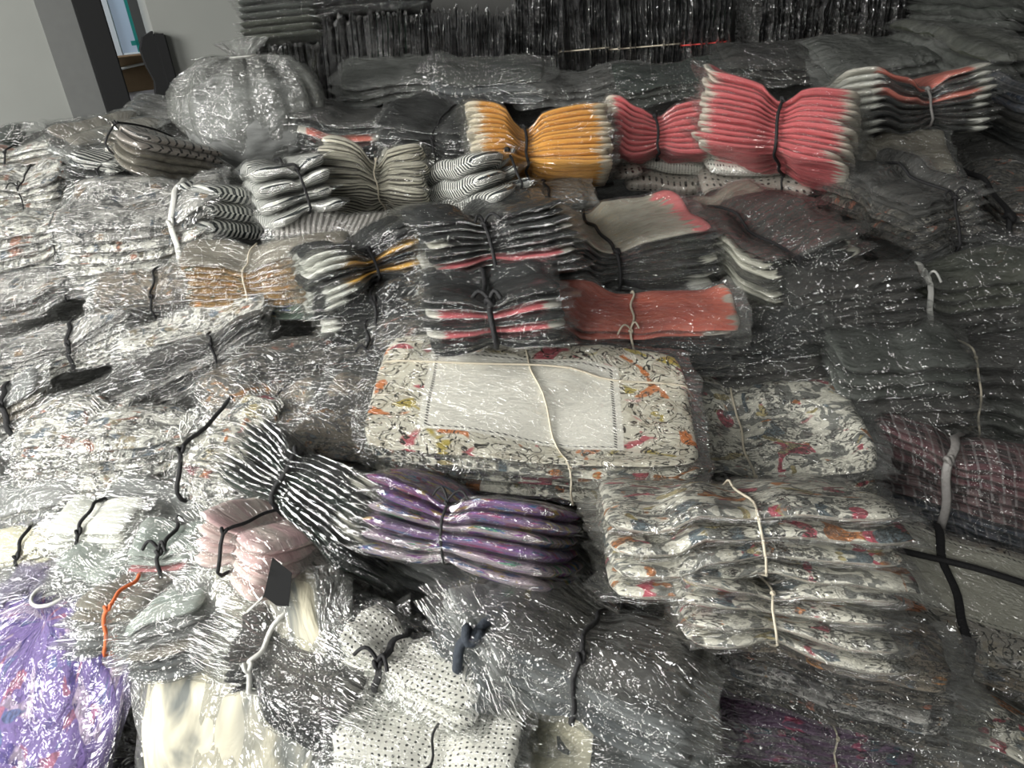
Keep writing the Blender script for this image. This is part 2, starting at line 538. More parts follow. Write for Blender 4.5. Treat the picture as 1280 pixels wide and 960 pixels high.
def tube(path, r, closed, k=8, flat=1.0, updir=None):
    """round or flattened (strap) tube along path -> verts, faces"""
    P = np.asarray(path, float)
    n = len(P)
    if closed:
        Tn = np.roll(P, -1, 0) - np.roll(P, 1, 0)
    else:
        Tn = np.gradient(P, axis=0)
    Tn /= np.linalg.norm(Tn, axis=1)[:, None] + 1e-9
    C = P.mean(0)
    A = P - C if updir is None else np.tile(np.asarray(updir, float), (n, 1))
    A = A - (A * Tn).sum(1)[:, None] * Tn
    A /= np.linalg.norm(A, axis=1)[:, None] + 1e-9
    B = np.cross(Tn, A)
    th = np.arange(k) * 2 * math.pi / k
    V = P[:, None, :] + (A[:, None, :] * np.cos(th)[None, :, None] * r / flat + B[:, None, :] * np.sin(th)[None, :, None] * r * flat)
    V = V.reshape(-1, 3)
    Fc = grid_faces(n, k)
    if closed:
        j = np.arange(k)
        j2 = (j + 1) % k
        Fc = np.vstack([Fc, np.stack([(n - 1) * k + j, (n - 1) * k + j2, j2, j], 1)])
    return V, Fc


def join(parts):
    Vs, Fs, o = [], [], 0
    for V, f in parts:
        Vs.append(V)
        Fs.append(f + o)
        o += len(V)
    return np.vstack(Vs), np.vstack(Fs)


def hull(pts):
    p = sorted(map(tuple, pts))

    def half(q):
        h = []
        for a in q:
            while len(h) > 1 and (h[-1][0] - h[-2][0]) * (a[1] - h[-2][1]) - (h[-1][1] - h[-2][1]) * (a[0] - h[-2][0]) <= 0:
                h.pop()
            h.append(a)
        return h[:-1]
    return np.array(half(p) + half(p[::-1]))


def resample(loop, n):
    L = np.vstack([loop, loop[:1]])
    d = np.r_[0, np.cumsum(np.linalg.norm(np.diff(L, axis=0), axis=1))]
    t = np.linspace(0, d[-1], n, endpoint=False)
    return np.stack([np.interp(t, d, L[:, i]) for i in range(L.shape[1])], 1)


# ------------------------------------------------------------------ one folded garment (a soft slab) and its sleeve
def slab(nu, nv):
    """unit slab: u in [-1,1] along, ring of v/z around. returns u, v, zsign, arclength"""
    us = np.sin(np.linspace(-math.pi / 2, math.pi / 2, nu) * 0.9) / math.sin(0.45 * math.pi)
    vt = np.linspace(-1, 1, nv)
    side = [(1 + 0.0, 0.0)]
    ring = [(v, 1.0) for v in vt] + [(1.0 + 1.0, 0.0)] + [(v, -1.0) for v in vt[::-1]] + [(-2.0, 0.0)]
    return us, np.array(ring)


def rest_h(x, y):
    return base_h(x, y) + 0.075 - 0.012 * np.sin(x * 8.3 - y * 5.1)


class Bundle:
    def __init__(s, L, W, H, n, yaw, tip, ties, pw, ph, pleat, crump, seed, spread=0.05, bend=0.0):
        s.L, s.W, s.H, s.n, s.yaw, s.tip = L, W, H, n, math.radians(yaw), math.radians(tip)
        s.ties, s.pw, s.ph, s.pleat, s.crump, s.seed, s.bend = ties, pw, ph, pleat, crump, seed, bend
        r = random.Random(seed)
        s.lay = [(r.uniform(-1, 1) * spread, r.uniform(-1, 1) * spread, r.uniform(-1, 1) * spread * 0.8,
                  1 + r.uniform(-1, 0.4) * spread, 1 + r.uniform(-1, 0.6) * spread * 1.4) for _ in range(n)]
        s.ph0 = r.uniform(0, 6)
        s.c = np.array([0.0, 0.0])
        s.lift, s.flatz, s.up = 0.0, None, 0.0
        s.pl = np.array([1.0, 0.0, 0.3])
        s.p0 = np.array([0.0, 0.0])

    def local(s, k, nu, nv, grow=0.0, fl=0.0, rough=1.0, whole=False):
        us, ring = slab(nu, nv)
        T = (s.H if whole else s.H / s.n)
        U, J = np.meshgrid(us, np.arange(len(ring)), indexing='ij')
        v = ring[J, 0].copy()
        zs = ring[J, 1].copy()
        ev = np.clip(np.abs(v), 0, 1)
        th = (1 - 0.55 * ev ** 6) * np.sqrt(np.clip(1 - np.abs(U) ** 14, 0, 1))
        th = th * (1 - 0.0)
        vv = np.clip(v, -1, 1)
        W2 = s.W / 2 + grow
        L2 = s.L / 2 + grow
        y = vv * W2 * (1 - 0.10 * np.abs(U) ** 9)
        y = y + np.where(np.abs(v) > 1.5, np.sign(v) * (T * 0.32 + grow * 0.3), 0)
        x = U * L2 * (1 - 0.05 * np.abs(vv) ** 6)
        if fl:
            e = np.clip((np.abs(U) - 0.86) / 0.14, 0, 1)
            x = x + np.sign(U) * e * fl
            th = th * (1 - 0.85 * e)
            y = y * (1 + 0.06 * e)
        kk = 0 if whole else k
        zc = (kk + 0.5) * T
        z = zc + zs * (T * 0.47 + grow * 0.35) * th
        if not whole:
            dx, dy, dr, sl, sw = s.lay[k]
            x, y = x * sl, y * sw
            x, y = x + dx * s.L * 0.5, y + dy * s.W * 0.5
            x, y = x - dr * y, y + dr * x
        # pinch where tied
        un = x / (s.L / 2)
        g = np.zeros_like(un)
        for t in s.ties:
            g = np.maximum(g, np.exp(-((un - t) / 0.26) ** 2))
            g = np.maximum(g, 0.75 * np.exp(-np.abs(un - t) / 0.40))
        y = y * (1 - s.pw * g)
        hc = s.H * 0.42
        z = hc + (z - hc) * (1 - s.ph * g)
        if s.pleat:
            yy = vv * s.W
            z = z + s.pleat * g * np.sin(vv * s.W * 150 + s.ph0 + 1.2 * np.sin(un * 5)) * 0.8
            x = x + s.pleat * 0.8 * np.sin(vv * s.W * 90 + s.ph0 * 2)
        z = z - s.bend * un ** 2
        P = np.stack([x, y, z], -1)
        q = P * np.array([1, 1, 0.45]) + s.seed * 3.17
        for fr, am in ((9, 1.0), (24, 0.55), (55, 0.22)):
            for a in range(3):
                P[..., a] += s.crump * am * vnoise(q * fr + a * 17.3, a + 3) * (0.6 if a < 2 else 1.0)
        if grow:
            ex = np.abs(vnoise(q * 42, 9)) + 0.6 * np.abs(vnoise(q * 85, 8))
            P[..., 2] += zs * ex * (0.0025 + s.crump * 0.5)
            P[..., 1] += np.where(np.abs(v) > 1.5, np.sign(v), 0) * ex * 0.012
            P[..., 0] += np.sign(U) * np.clip((np.abs(U) - 0.9) * 10, 0, 1) * vnoise(q * 38, 12) * (0.004 + fl * 0.5)
        uv = np.stack([U * L2, np.where(zs >= 0, vv, 2.2 - vv) * W2 + np.where(np.abs(v) > 1.5, 0.01, 0)], -1)
        span = np.stack([U, np.where(np.abs(v) > 1.5, np.sign(v) * 1.3, np.where(zs > 0, vv, vv + 6))], -1)
        return P.reshape(-1, 3), uv.reshape(-1, 2), span.reshape(-1, 2), grid_faces(nu, len(ring))

    def world(s, P, sink=0.0):
        c, si = math.cos(s.tip), -math.sin(s.tip)
        y = P[:, 1] * c - P[:, 2] * si
        z = P[:, 1] * si + P[:, 2] * c
        zmin = -abs(s.W / 2 * si) * (1 - s.pw * 0.5) + (0 if c >= 0 else s.H * c)
        z = z - zmin
        y = y + s.H * si * 0.5
        cy, sy = math.cos(s.yaw), math.sin(s.yaw)
        X = P[:, 0] * cy - y * sy + s.c[0]
        Y = P[:, 0] * sy + y * cy + s.c[1]
        if s.flatz is not None:
            return np.stack([X, Y, s.flatz + z], 1)
        return np.stack([X, Y, s.ground(X, Y) + s.lift + z - sink], 1)

    def ground(s, X, Y):
        pl = s.pl[0] + s.pl[1] * (X - s.p0[0]) + s.pl[2] * (Y - s.p0[1])
        return pl + 0.012 * np.tanh((sample(X, Y) - pl - s.lift) * 0.5 / 0.012)

    def foot(s):
        u, v = np.meshgrid(np.linspace(-0.95, 0.95, 11), np.linspace(-0.9, 0.9, 9))
        a, b = u.ravel() * s.L / 2, v.ravel() * max(s.W, 0.14) / 2
        cy, sy = math.cos(s.yaw), math.sin(s.yaw)
        return s.c[0] + a * cy - b * sy, s.c[1] + a * sy + b * cy

    def relift(s):
        """plane of the resting slope under the bundle"""
        e = 0.08
        x, y = s.c
        g = lambda x, y: float(rest_h(np.array(x), np.array(y)))
        s.pl = np.array([g(x, y), (g(x + e, y) - g(x - e, y)) / (2 * e), np.clip((g(x, y + e) - g(x, y - e)) / (2 * e), 0.05, 0.42)])
        s.p0 = s.c.copy()

    def settle(s):
        """slide the bundle until it lies on what is already piled under it"""
        d = ray(*project(np.array([[s.c[0], s.c[1], s.pl[0] + s.H * 0.5]]))[0])
        c0 = s.c.copy()
        dist = float(np.linalg.norm(np.array([c0[0], c0[1], s.pl[0]]) - CAM_P))
        size = (s.L, s.W, s.H)
        for t in np.arange(-0.04, 0.20, 0.01):
            s.c = c0 - d[:2] * t
            s.L, s.W, s.H = (v * (dist - t) / dist for v in size)
            s.lift = -d[2] * t + (s.pl[1] * (-d[0]) + s.pl[2] * (-d[1])) * t * 0
            s.lift = -d[2] * t - (s.pl[1] * (s.c[0] - s.p0[0]) + s.pl[2] * (s.c[1] - s.p0[1])) + (s.pl[1] * (c0[0] - s.p0[0]) + s.pl[2] * (c0[1] - s.p0[1]))
            x, y = s.foot()
            if np.percentile(sample(x, y, HM) - (s.ground(x, y) + s.lift), 62) < 0.004 - s.up:
                break

    def proxy(s):
        A = [s.local(k, 10, 5)[0] for k in sorted({0, s.n // 2, s.n - 1})]
        return s.world(np.vstack(A))

    def fit(s, box, fix=False):
        x0, y0, x1, y1 = box
        ex, ey = (x1 - x0) * 0.02, (y1 - y0) * 0.05
        x0, y0, x1, y1 = x0 - ex, y0 - ey, x1 + ex, y1 + ey
        cx, cy = (x0 + x1) / 2, (y0 + y1) / 2
        d = ray(cx, cy)
        ts = np.arange(0.4, 4.0, 0.01)
        PP = CAM_P + ts[:, None] * d
        bl = PP[:, 2] < rest_h(PP[:, 0], PP[:, 1]) + s.H * 0.5
        p = PP[int(np.argmax(bl)) if bl.any() else 200]
        s.c = p[:2].copy()
        if not fix:
            s.H *= float(np.clip(np.linalg.norm(p - CAM_P) / 1.5, 0.72, 1.12))
        H0 = s.H
        a = abs(math.cos(s.yaw))
        for it in range(16):
            if it in (0, 3, 6, 9):
                s.relift()
            q = project(s.proxy())
            lo, hi = np.percentile(q, 3, axis=0), np.percentile(q, 97, axis=0)
            w, h = hi - lo
            e = np.array([cx, cy]) - (lo + hi) / 2
            z0 = s.pl[0] + s.pl[1] * (s.c[0] - s.p0[0]) + s.pl[2] * (s.c[1] - s.p0[1]) + s.lift + s.H * 0.5
            Q = np.array([[s.c[0], s.c[1], z0], [s.c[0] + 0.01, s.c[1], z0 + 0.01 * s.pl[1]], [s.c[0], s.c[1] + 0.01, z0 + 0.01 * s.pl[2]]])
            pq = project(Q)
            J = np.stack([(pq[1] - pq[0]) / 0.01, (pq[2] - pq[0]) / 0.01], 1)
            s.c = s.c + np.clip(np.linalg.solve(J, e) * 0.8, -0.08, 0.08)
            if not fix:
                rw, rh = (x1 - x0) / w, (y1 - y0) / h
                if a < 0.7:
                    rw, rh = rh, rw
                elif a < 0.88:
                    rw, rh = rw ** 0.7 * rh ** 0.3, rh ** 0.7 * rw ** 0.3
                s.L = float(np.clip(s.L * rw ** 0.7, 0.12, 0.9))
                s.W = float(np.clip(s.W * rh ** 0.7, 0.08, 0.45))
                if rh < 1 and s.W < 0.11:
                    s.H = max(s.H * max(0.9, rh), H0 * 0.62)
                    s.W = max(s.W, 0.09)
        q = project(s.proxy())
        lo, hi = np.percentile(q, 3, axis=0), np.percentile(q, 97, axis=0)
        s.settle()
        q = project(s.proxy())
        lo, hi = np.percentile(q, 3, axis=0), np.percentile(q, 97, axis=0)
        s.err = (lo[0] - x0, lo[1] - y0, hi[0] - x1, hi[1] - y1)


NB = [0]
DEBUG = False
BUN = []


def bundle(name, label, box, yaw=0, tip=0, H=0.08, n=6, mats=('grey',), film_k='haze', ties=((0.0, 'black', 0.0025),),
           pw=0.25, ph=0.35, pleat=0.0, crump=0.004, spread=0.05, W0=0.22, fix=None, group='tied bundles of bagged garments in the heap',
           cat='bundle of clothes', flap=0.02, long_ties=(), skew=0.0, settle=True, flatz=None, up=0.0, strap=1.0, loc=None, sleeve=True, bend=0.0, nm_part='folded_garment'):
    NB[0] += 1
    seed = NB[0]
    b = Bundle(0.3, W0, H, n, yaw, tip, [t[0] for t in ties], pw, ph, pleat, crump, seed, spread, bend)
    b.flatz, b.up = flatz, up
    if fix:
        b.L, b.W = fix
    if loc is not None:
        b.c = np.array(loc[:2], float)
    else:
        b.fit(box, fix is not None)
    if hasattr(b, 'err') and DEBUG:
        print('FIT', ' '.join('%4d' % e for e in b.err), 'L%.2f W%.2f H%.2f' % (b.L, b.W, b.H), label[:60])
    root = empty(name, (0, 0, 0))
    nu = int(np.clip(b.L / 0.011, 14, 46))
    nv = int(np.clip(b.W / 0.013, 7, 26))
    allp = []
    ctr = b.world(np.array([[0.0, 0.0, 0.0]]))[0]
    root.location = ctr
    loc_all, loc_g = [], []
    for k in range(n):
        m = M[mats[k * len(mats) // n] if len(mats) <= n else mats[k]]
        P, uv, span, fc = b.local(k, nu, nv)
        Pw = b.world(P)
        g = mesh_obj(nm_part, Pw, fc, m, root, uv, span, origin=ctr)
        allp.append(Pw)
        loc_g.append(P)
        if sleeve:
            P2, uv2, sp2, fc2 = b.local(k, nu, nv, grow=0.0025, fl=flap * (0.15 + 0.95 * ((k * 7 + seed * 3) % 5) / 4), rough=1.5)
            Pw2 = b.world(P2)
            f = mesh_obj('plastic_sleeve', Pw2, fc2, F[film_k], g, uv2, sp2, origin=ctr)
            loc_all.append(P2)
    LP = np.vstack(loc_g)
    dcam = float(np.linalg.norm(ctr - CAM_P))
    for tt in ties:
        u0, cm, r = tt[:3]
        r = r * min(1.0, 0.35 + 0.42 * dcam)
        if cm is None:
            continue
        fl = tt[3] if len(tt) > 3 else 1.0
        X0 = u0 * b.L / 2
        sel = LP[np.abs(LP[:, 0] - skew * LP[:, 1] - X0) < max(0.015, b.L * 0.035)]
        if len(sel) < 6:
            continue
        hl = resample(hull(sel[:, 1:]), 40)
        cc = hl.mean(0)
        dd = hl - cc
        hl = hl + dd / (np.linalg.norm(dd, axis=1)[:, None] + 1e-6) * (r * 0.9 + 0.0028)
        path = np.stack([X0 + skew * hl[:, 0] + 0.003 * np.sin(np.arange(40) * 0.9), hl[:, 0], hl[:, 1]], 1)
        pw_ = b.world(path)
        parts = [tube(pw_, r, True, 8, fl)]
        # knot and two tails on the top front of the loop
        kc = path[np.argmax(path[:, 2] * 1.0 - path[:, 1] * 0.6 * (1 if abs(yaw) < 60 else 0))]
        th = np.linspace(0, 2 * math.pi, 15)[:-1]
        kn = kc + np.stack([np.cos(th) * r * 1.3, np.sin(th) * r * 1.6, 0.4 * r + np.sin(th * 2) * r * 0.8], 1)
        parts.append(tube(b.world(kn), r * 0.9, True, 7))
        rr = random.Random(seed * 5 + 1)
        for sg in ((-1, 1) if rr.random() < 0.22 else ()):
            tl = rr.uniform(0.012, 0.028)
            q = np.linspace(0, 1, 8)[:, None]
            tp = kc + np.array([sg * tl, -tl * rr.uniform(-0.4, 0.9), 0.0]) * q + np.array([0, 0, 1.0]) * (0.004 + 0.012 * np.sin(q * 3.0))
            parts.append(tube(b.world(tp), r * 0.8, False, 6, updir=(0.1, 0.2, 1)))
        V, fc = join(parts)
        nmt = 'strap' if fl > 1.5 else 'tie_cord'
        mesh_obj(nmt, V, fc, CORD[cm], root, origin=ctr)
    for v0, cm, r in long_ties:
        Y0 = v0 * b.W / 2
        sel = LP[np.abs(LP[:, 1] - Y0) < max(0.012, b.W * 0.05)]
        if len(sel) < 6:
            continue
        hl = resample(hull(sel[:, [0, 2]]), 48)
        cc = hl.mean(0)
        dd = hl - cc
        hl = hl + dd / (np.linalg.norm(dd, axis=1)[:, None] + 1e-6) * (r + 0.001)
        path = np.stack([hl[:, 0], np.full(48, Y0) + 0.05 * hl[:, 0], hl[:, 1]], 1)
        V, fc = tube(b.world(path), r, True, 8)
        mesh_obj('tie_cord', V, fc, CORD[cm], root, origin=ctr)
    if settle:
        for P in allp:
            stamp(P)
        refresh()
    tag(root, label, cat, group)
    BUN.append(root)
    return b


# ------------------------------------------------------------------ big gathered bag
def bag(name, label, box, depth, inner, film_k, tall=1.0, neck=(0, 0), lean=(0, 0), pleats=15, cat='plastic bag', seedv=5, neckh=0.28, tie='white'):
    x0, y0, x1, y1 = box
    NB[0] += 1
    cx, cy = (x0 + x1) / 2, (y0 + y1) / 2
    p = hit(cx, cy + (y1 - y0) * 0.12, 0.06)
    dist = np.linalg.norm(p - CAM_P)
    w = (x1 - x0) / FPX * dist
    h = (y1 - y0) / FPX * dist
    el = abs(ray(cx, cy)[2])
    hz = max(0.08, (h - depth * el) / math.sqrt(1 - el * el) * 1.02 * tall / (1 + neckh))
    base = float(sample(np.array([p[0]]), np.array([p[1]]))[0]) - 0.015

    def shape(sc, crump, neckon, ns=56, nt=96, off=0):
        t = np.linspace(0, 1, ns)
        ph = np.linspace(0, 2 * math.pi, nt, endpoint=False)
        T_, PH = np.meshgrid(t, ph, indexing='ij')
        # profile: bottom -> belly -> shoulder -> neck -> tuft
        body = np.clip(T_ / 0.80, 0, 1)
        ang = -math.pi / 2 + body * math.pi * 0.90
        R = np.cos(ang) ** 0.75
        Z = (np.sin(ang) + 1) / 2
        if neckon:
            e = np.clip((T_ - 0.80) / 0.20, 0, 1)
            R = np.where(e > 0, 0.11 + 0.22 * e ** 1.3, np.maximum(R, 0.11))
            Z = np.where(e > 0, Z + e * neckh, Z)
        else:
            ang = -math.pi / 2 + T_ * math.pi
            R = np.clip(np.cos(ang), 0, 1) ** 0.7
            Z = (np.sin(ang) + 1) / 2 * 0.86
        near = np.exp(-np.abs(T_ - 0.80) / 0.22)
        pl = 1 + (0.20 * near * np.sin(pleats * PH + 2 * np.sin(PH * 2) + off) + 0.1 * near * np.sin(pleats * 2.6 * PH)) * (1 if neckon else 0.0)
        X = R * pl * np.cos(PH) * w / 2 * sc
        Y = R * pl * np.sin(PH) * depth / 2 * sc
        Zz = Z * hz * sc + (0.008 if sc < 1 else 0)
        X = X + lean[0] * Z ** 2
        Y = Y + lean[1] * Z ** 2
        P = np.stack([X, Y, Zz], -1)
        q = P + seedv * 2.1 + off
        for fr, am in ((4.5, 2.2), (9, 1.7), (19, 1.2), (42, 0.5)):
            for a in range(3):
                P[..., a] += crump * am * vnoise(q * fr + a * 11.0, a)
        P = P.reshape(-1, 3)
        X, Y = P[:, 0] + p[0], P[:, 1] + p[1]
        s0 = sample(X, Y)
        kk = np.exp(-np.clip(P[:, 2], 0, 1) / 0.10)
        P = np.stack([X, Y, P[:, 2] + base + (s0 - base) * kk], 1)
        uv = np.stack([PH * w / 2, T_ * (hz + depth) * 0.8], -1).reshape(-1, 2)
        return P, grid_faces(ns, nt), uv
    root = empty(name, (p[0], p[1], base))
    ctr = np.array([p[0], p[1], base])
    P, fc, uv = shape(0.90, 0.007, False, off=3)
    mesh_obj('bagged_garments', P, fc, inner, root, uv, uv, origin=ctr)
    P, fc, uv = shape(1.0, 0.006, True)
    mesh_obj('bag_film', P, fc, F[film_k], root, uv, uv, origin=ctr)
    stamp(P[P[:, 2] < base + hz * 0.9])
    refresh()
    # neck tie
    nk = P.reshape(56, 96, 3)[45]
    c = nk.mean(0)
    th = np.linspace(0, 2 * math.pi, 25)[:-1]
    rr = np.linalg.norm(nk[:, :2] - c[:2], axis=1).max() * 1.02
    ringp = c + np.stack([np.cos(th) * rr, np.sin(th) * rr, 0 * th], 1)
    V, f2 = tube(ringp, 0.003, True)
    mesh_obj('neck_tie', V, f2, CORD[tie], root, origin=ctr)
    tag(root, label, cat, 'knotted clear bags of garments')
    return root


# ------------------------------------------------------------------ room
def box_mesh(name, lo, hi, m, parent=None, rot=0.0, org=(0, 0, 0), bev=0.0):
    lo, hi = np.array(lo, float), np.array(hi, float)
    c, h = (lo + hi) / 2, (hi - lo) / 2
    import bmesh
    bm = bmesh.new()
    bmesh.ops.create_cube(bm, size=2)
    for v in bm.verts:
        v.co = Vector(c) + Vector((v.co.x * h[0], v.co.y * h[1], v.co.z * h[2]))
    if bev:
        bmesh.ops.bevel(bm, geom=bm.edges[:], offset=bev, segments=2, affect='EDGES')
    me = bpy.data.meshes.new(name)
    bm.to_mesh(me)
    bm.free()
    me.materials.append(m)
    o = bpy.data.objects.new(name, me)
    COL.objects.link(o)
    if parent:
        o.parent = parent
    else:
        o.location = org
        o.rotation_euler = (0, 0, rot)
    return o


wallm = simple('wall_plaster_paint', (0.29, 0.30, 0.28), 0.85, bump=0.15, bs=9, mott=0.10)
darkw = simple('dark_back_wall_paint', (0.10, 0.10, 0.095), 0.9, bump=0.2, bs=9, mott=0.2)
concrete = simple('concrete', (0.22, 0.22, 0.21), 0.9, bump=0.3, bs=14, mott=0.3)
blackp = simple('black_painted_metal', (0.006, 0.0065, 0.007), 0.85)
casing = simple('grey_casing_paint', (0.15, 0.155, 0.15), 0.8, mott=0.15)
whitep = simple('white_upvc', (0.80, 0.84, 0.86), 0.35)
teal = simple('teal_painted_bars', (0.02, 0.30, 0.26), 0.5)
pane = simple('sky_glow_window_pane', (0.25, 0.32, 0.40), 0.08, emit=((0.30, 0.36, 0.44), 0.50), bs=3, mott=0.5)  # skylight on the glass put into the material as a bluish glow
card = simple('cardboard', (0.36, 0.24, 0.14), 0.85, bump=0.2, bs=30, mott=0.25)
cardin = simple('white_packing_paper', (0.75, 0.75, 0.72), 0.8, bump=0.3, bs=20)


def S(o, kind='structure'):
    o['kind'] = kind
    return o


S(box_mesh('floor', (-4, -2.5, -0.05), (4, 5.2, 0.0), concrete))
# oblique left wall seen beside the doorway: local x runs along it, local y is its thickness
DIR = np.array([0.84, 0.5426])
_pd = ray(137, 130)
A0 = (CAM_P + _pd * (2.66 / _pd[1]))[:2] - DIR * 1.3
ANG = math.atan2(DIR[1], DIR[0])


def along(px):
    """distance along the left wall at which pixel column px (taken at the heap's edge) meets it"""
    d = ray(px, 120)
    Am = np.array([[d[0], -DIR[0]], [d[1], -DIR[1]]])
    return float(np.linalg.solve(Am, A0)[1])


sF0, sF1, sD1 = along(126), along(160), along(214)
wl = (A0[0], A0[1], 0)
S(box_mesh('wall_left', (-1.0, 0.0, 0), (sF0 - 0.10, 0.12, 3.0), wallm, rot=ANG, org=wl))
S(box_mesh('trim_1', (sF0 - 0.10, -0.012, 0), (sF0, 0.12, 3.0), casing, rot=ANG, org=wl))
S(box_mesh('trim_2', (sF0, -0.035, 0), (sF1, 0.10, 3.0), blackp, rot=ANG, org=wl, bev=0.004))
S(box_mesh('wall_left_far', (sD1, 0.0, 0), (along(338), 0.12, 3.0), wallm, rot=ANG, org=wl))
S(box_mesh('wall_back', (-1.3, 3.15, 0), (3.2, 3.27, 3.0), darkw))
S(box_mesh('wall_side_low', (-2.48, -1.6, 0), (-2.36, 0.2, 1.6), wallm))
S(box_mesh('wall_side_high', (-2.48, -1.6, 2.9), (-2.36, 0.9, 3.0), wallm))
S(box_mesh('wall_right', (2.3, -1.6, 0), (2.42, 3.2, 3.0), darkw))

# black lock stile of the door leaf with its bulging latch housing
dl = empty('door_1', (A0[0] + DIR[0] * (sD1), A0[1] + DIR[1] * sD1, 0))
S(dl)
dl.rotation_euler = (0, 0, ANG)
box_mesh('door_stile', (-0.012, -0.045, 0), (0.025, -0.005, 1.66), blackp, dl, bev=0.004)
prof = [(-0.095, 1.30), (-0.100, 1.42), (-0.085, 1.45), (-0.055, 1.475), (-0.045, 1.52), (-0.058, 1.57), (-0.062, 1.62), (-0.045, 1.655), (-0.01, 1.67), (-0.01, 1.30)]
V = [(x, -0.04, z) for x, z in prof] + [(x, -0.01, z) for x, z in prof]
npf = len(prof)
fcs = [tuple(range(npf)), tuple(range(2 * npf - 1, npf - 1, -1))] + [(i, i + npf, (i + 1) % npf + npf, (i + 1) % npf) for i in range(npf)]
mesh_obj('latch_housing', V, fcs, blackp, dl, smooth=False)

# outside the doorway: a white window with teal bars and a carton on a ledge


def at_depth(px, py, dist):
    return CAM_P + ray(px, py) * dist


wc = at_depth(178, 20, 4.3)
win = empty('window_1', tuple(wc))
S(win)
win.rotation_euler = (0, 0, 0.35)
for nm, lo, hi, m in (('window_frame', (-0.23, 0, -0.24), (-0.13, 0.06, 0.6), whitep), ('window_frame', (0.28, 0, -0.24), (0.36, 0.06, 0.6), whitep),
                      ('window_frame', (-0.13, 0, -0.24), (0.28, 0.06, -0.15), whitep), ('window_pane', (-0.14, 0.02, -0.16), (0.29, 0.04, 0.6), pane)):
    box_mesh(nm, lo, hi, m, win, bev=0.004 if m is whitep else 0)
for x in (-0.06, -0.01):
    box_mesh('window_bar', (x, -0.04, -0.15), (x + 0.018, -0.015, 0.6), teal, win)
box_mesh('window_bar', (-0.08, -0.04, -0.12), (0.06, -0.015, -0.10), teal, win)
S(box_mesh('wall_outside', (-0.9, 0.10, -3.0), (0.9, 0.2, 0.9), simple('pale_outside_wall', (0.62, 0.60, 0.66), 0.8), rot=0.35, org=tuple(wc)))
# cartons
lc = at_depth(180, 104, 3.5)
S(box_mesh('trim_3', (-0.25, -0.10, -1.2), (0.25, 0.25, -0.02), simple('pale_ledge', (0.70, 0.66, 0.68), 0.7), rot=0.3, org=tuple(lc)))
cb = at_depth(174, 96, 3.45)
cb[2] = lc[2]
BS = 0.72
cb[2] = lc[2] - 0.02
cr = empty('cardboard_box', tuple(cb))
cr.rotation_euler = (0, 0.0, 0.5)
cr.scale = (BS, BS, BS)
tag(cr, 'opened brown cardboard carton seen through the doorway', 'box')
box_mesh('box_body', (-0.10, -0.07, 0), (0.10, 0.09, 0.12), card, cr, bev=0.003)
for sy, dy in ((-0.07, -0.05), (0.09, 0.05)):
    mesh_obj('box_flap', [(-0.10, sy, 0.12), (0.10, sy, 0.12), (0.10, sy + dy, 0.17), (-0.10, sy + dy, 0.17),
                          (-0.10, sy, 0.124), (0.10, sy, 0.124), (0.10, sy + dy, 0.174), (-0.10, sy + dy, 0.174)],
             [(0, 1, 2, 3), (7, 6, 5, 4), (0, 4, 5, 1), (1, 5, 6, 2), (2, 6, 7, 3), (3, 7, 4, 0)], card, cr, smooth=False)
mesh_obj('packing_paper', [(-0.11, -0.10, 0.11), (0.06, -0.11, 0.13), (0.08, 0.0, 0.165), (-0.02, 0.03, 0.15), (-0.12, 0.0, 0.16),
                           (-0.11, -0.10, 0.117), (0.06, -0.11, 0.137), (0.08, 0.0, 0.172), (-0.02, 0.03, 0.157), (-0.12, 0.0, 0.167)],
         [(0, 1, 2, 3, 4), (9, 8, 7, 6, 5), (0, 5, 6, 1), (1, 6, 7, 2), (2, 7, 8, 3), (3, 8, 9, 4), (4, 9, 5, 0)], cardin, cr, smooth=False)

# ------------------------------------------------------------------ the heap underneath
st = 2
hx, hy = gx[::st], gy[::st]
HX, HY = np.meshgrid(hx, hy, indexing='ij')
q = np.stack([HX * 7, HY * 7, HX * 0], -1)
HZ = HM[::st, ::st] - 0.05 + 0.012 * vnoise(q, 5) + 0.006 * vnoise(q * 3, 6)
top = np.stack([HX, HY, HZ], -1).reshape(-1, 3)
fcg = grid_faces(len(hx), len(hy), wrap=False)
# keep it inside the room: cut what lies beyond the left wall
nrm2 = np.array([-DIR[1], DIR[0]])
side = (top[:, :2] - A0) @ nrm2
over = side > -0.02
top[over, :2] -= (side[over] + 0.02)[:, None] * nrm2
fcg = fcg[~over[fcg].all(1)]
heap = mesh_obj('underlying_clothing_heap', top, fcg, M['charcoal'], uv=top[:, :2], span=top[:, :2])
tag(heap, 'dark mass of bagged clothing buried under the tied bundles', 'heap of clothes', kind='stuff')
heapf = mesh_obj('heap_film', top + np.array([0, 0, 0.006]), fcg, F['dark'], heap, uv=top[:, :2], span=top[:, :2])

# ------------------------------------------------------------------ the bundles, back to front
K = 'black'
THIN = 0.0020


def T(u=0.0, c='black', r=0.0025, fl=1.0):
    return ((u, c, r, fl),)


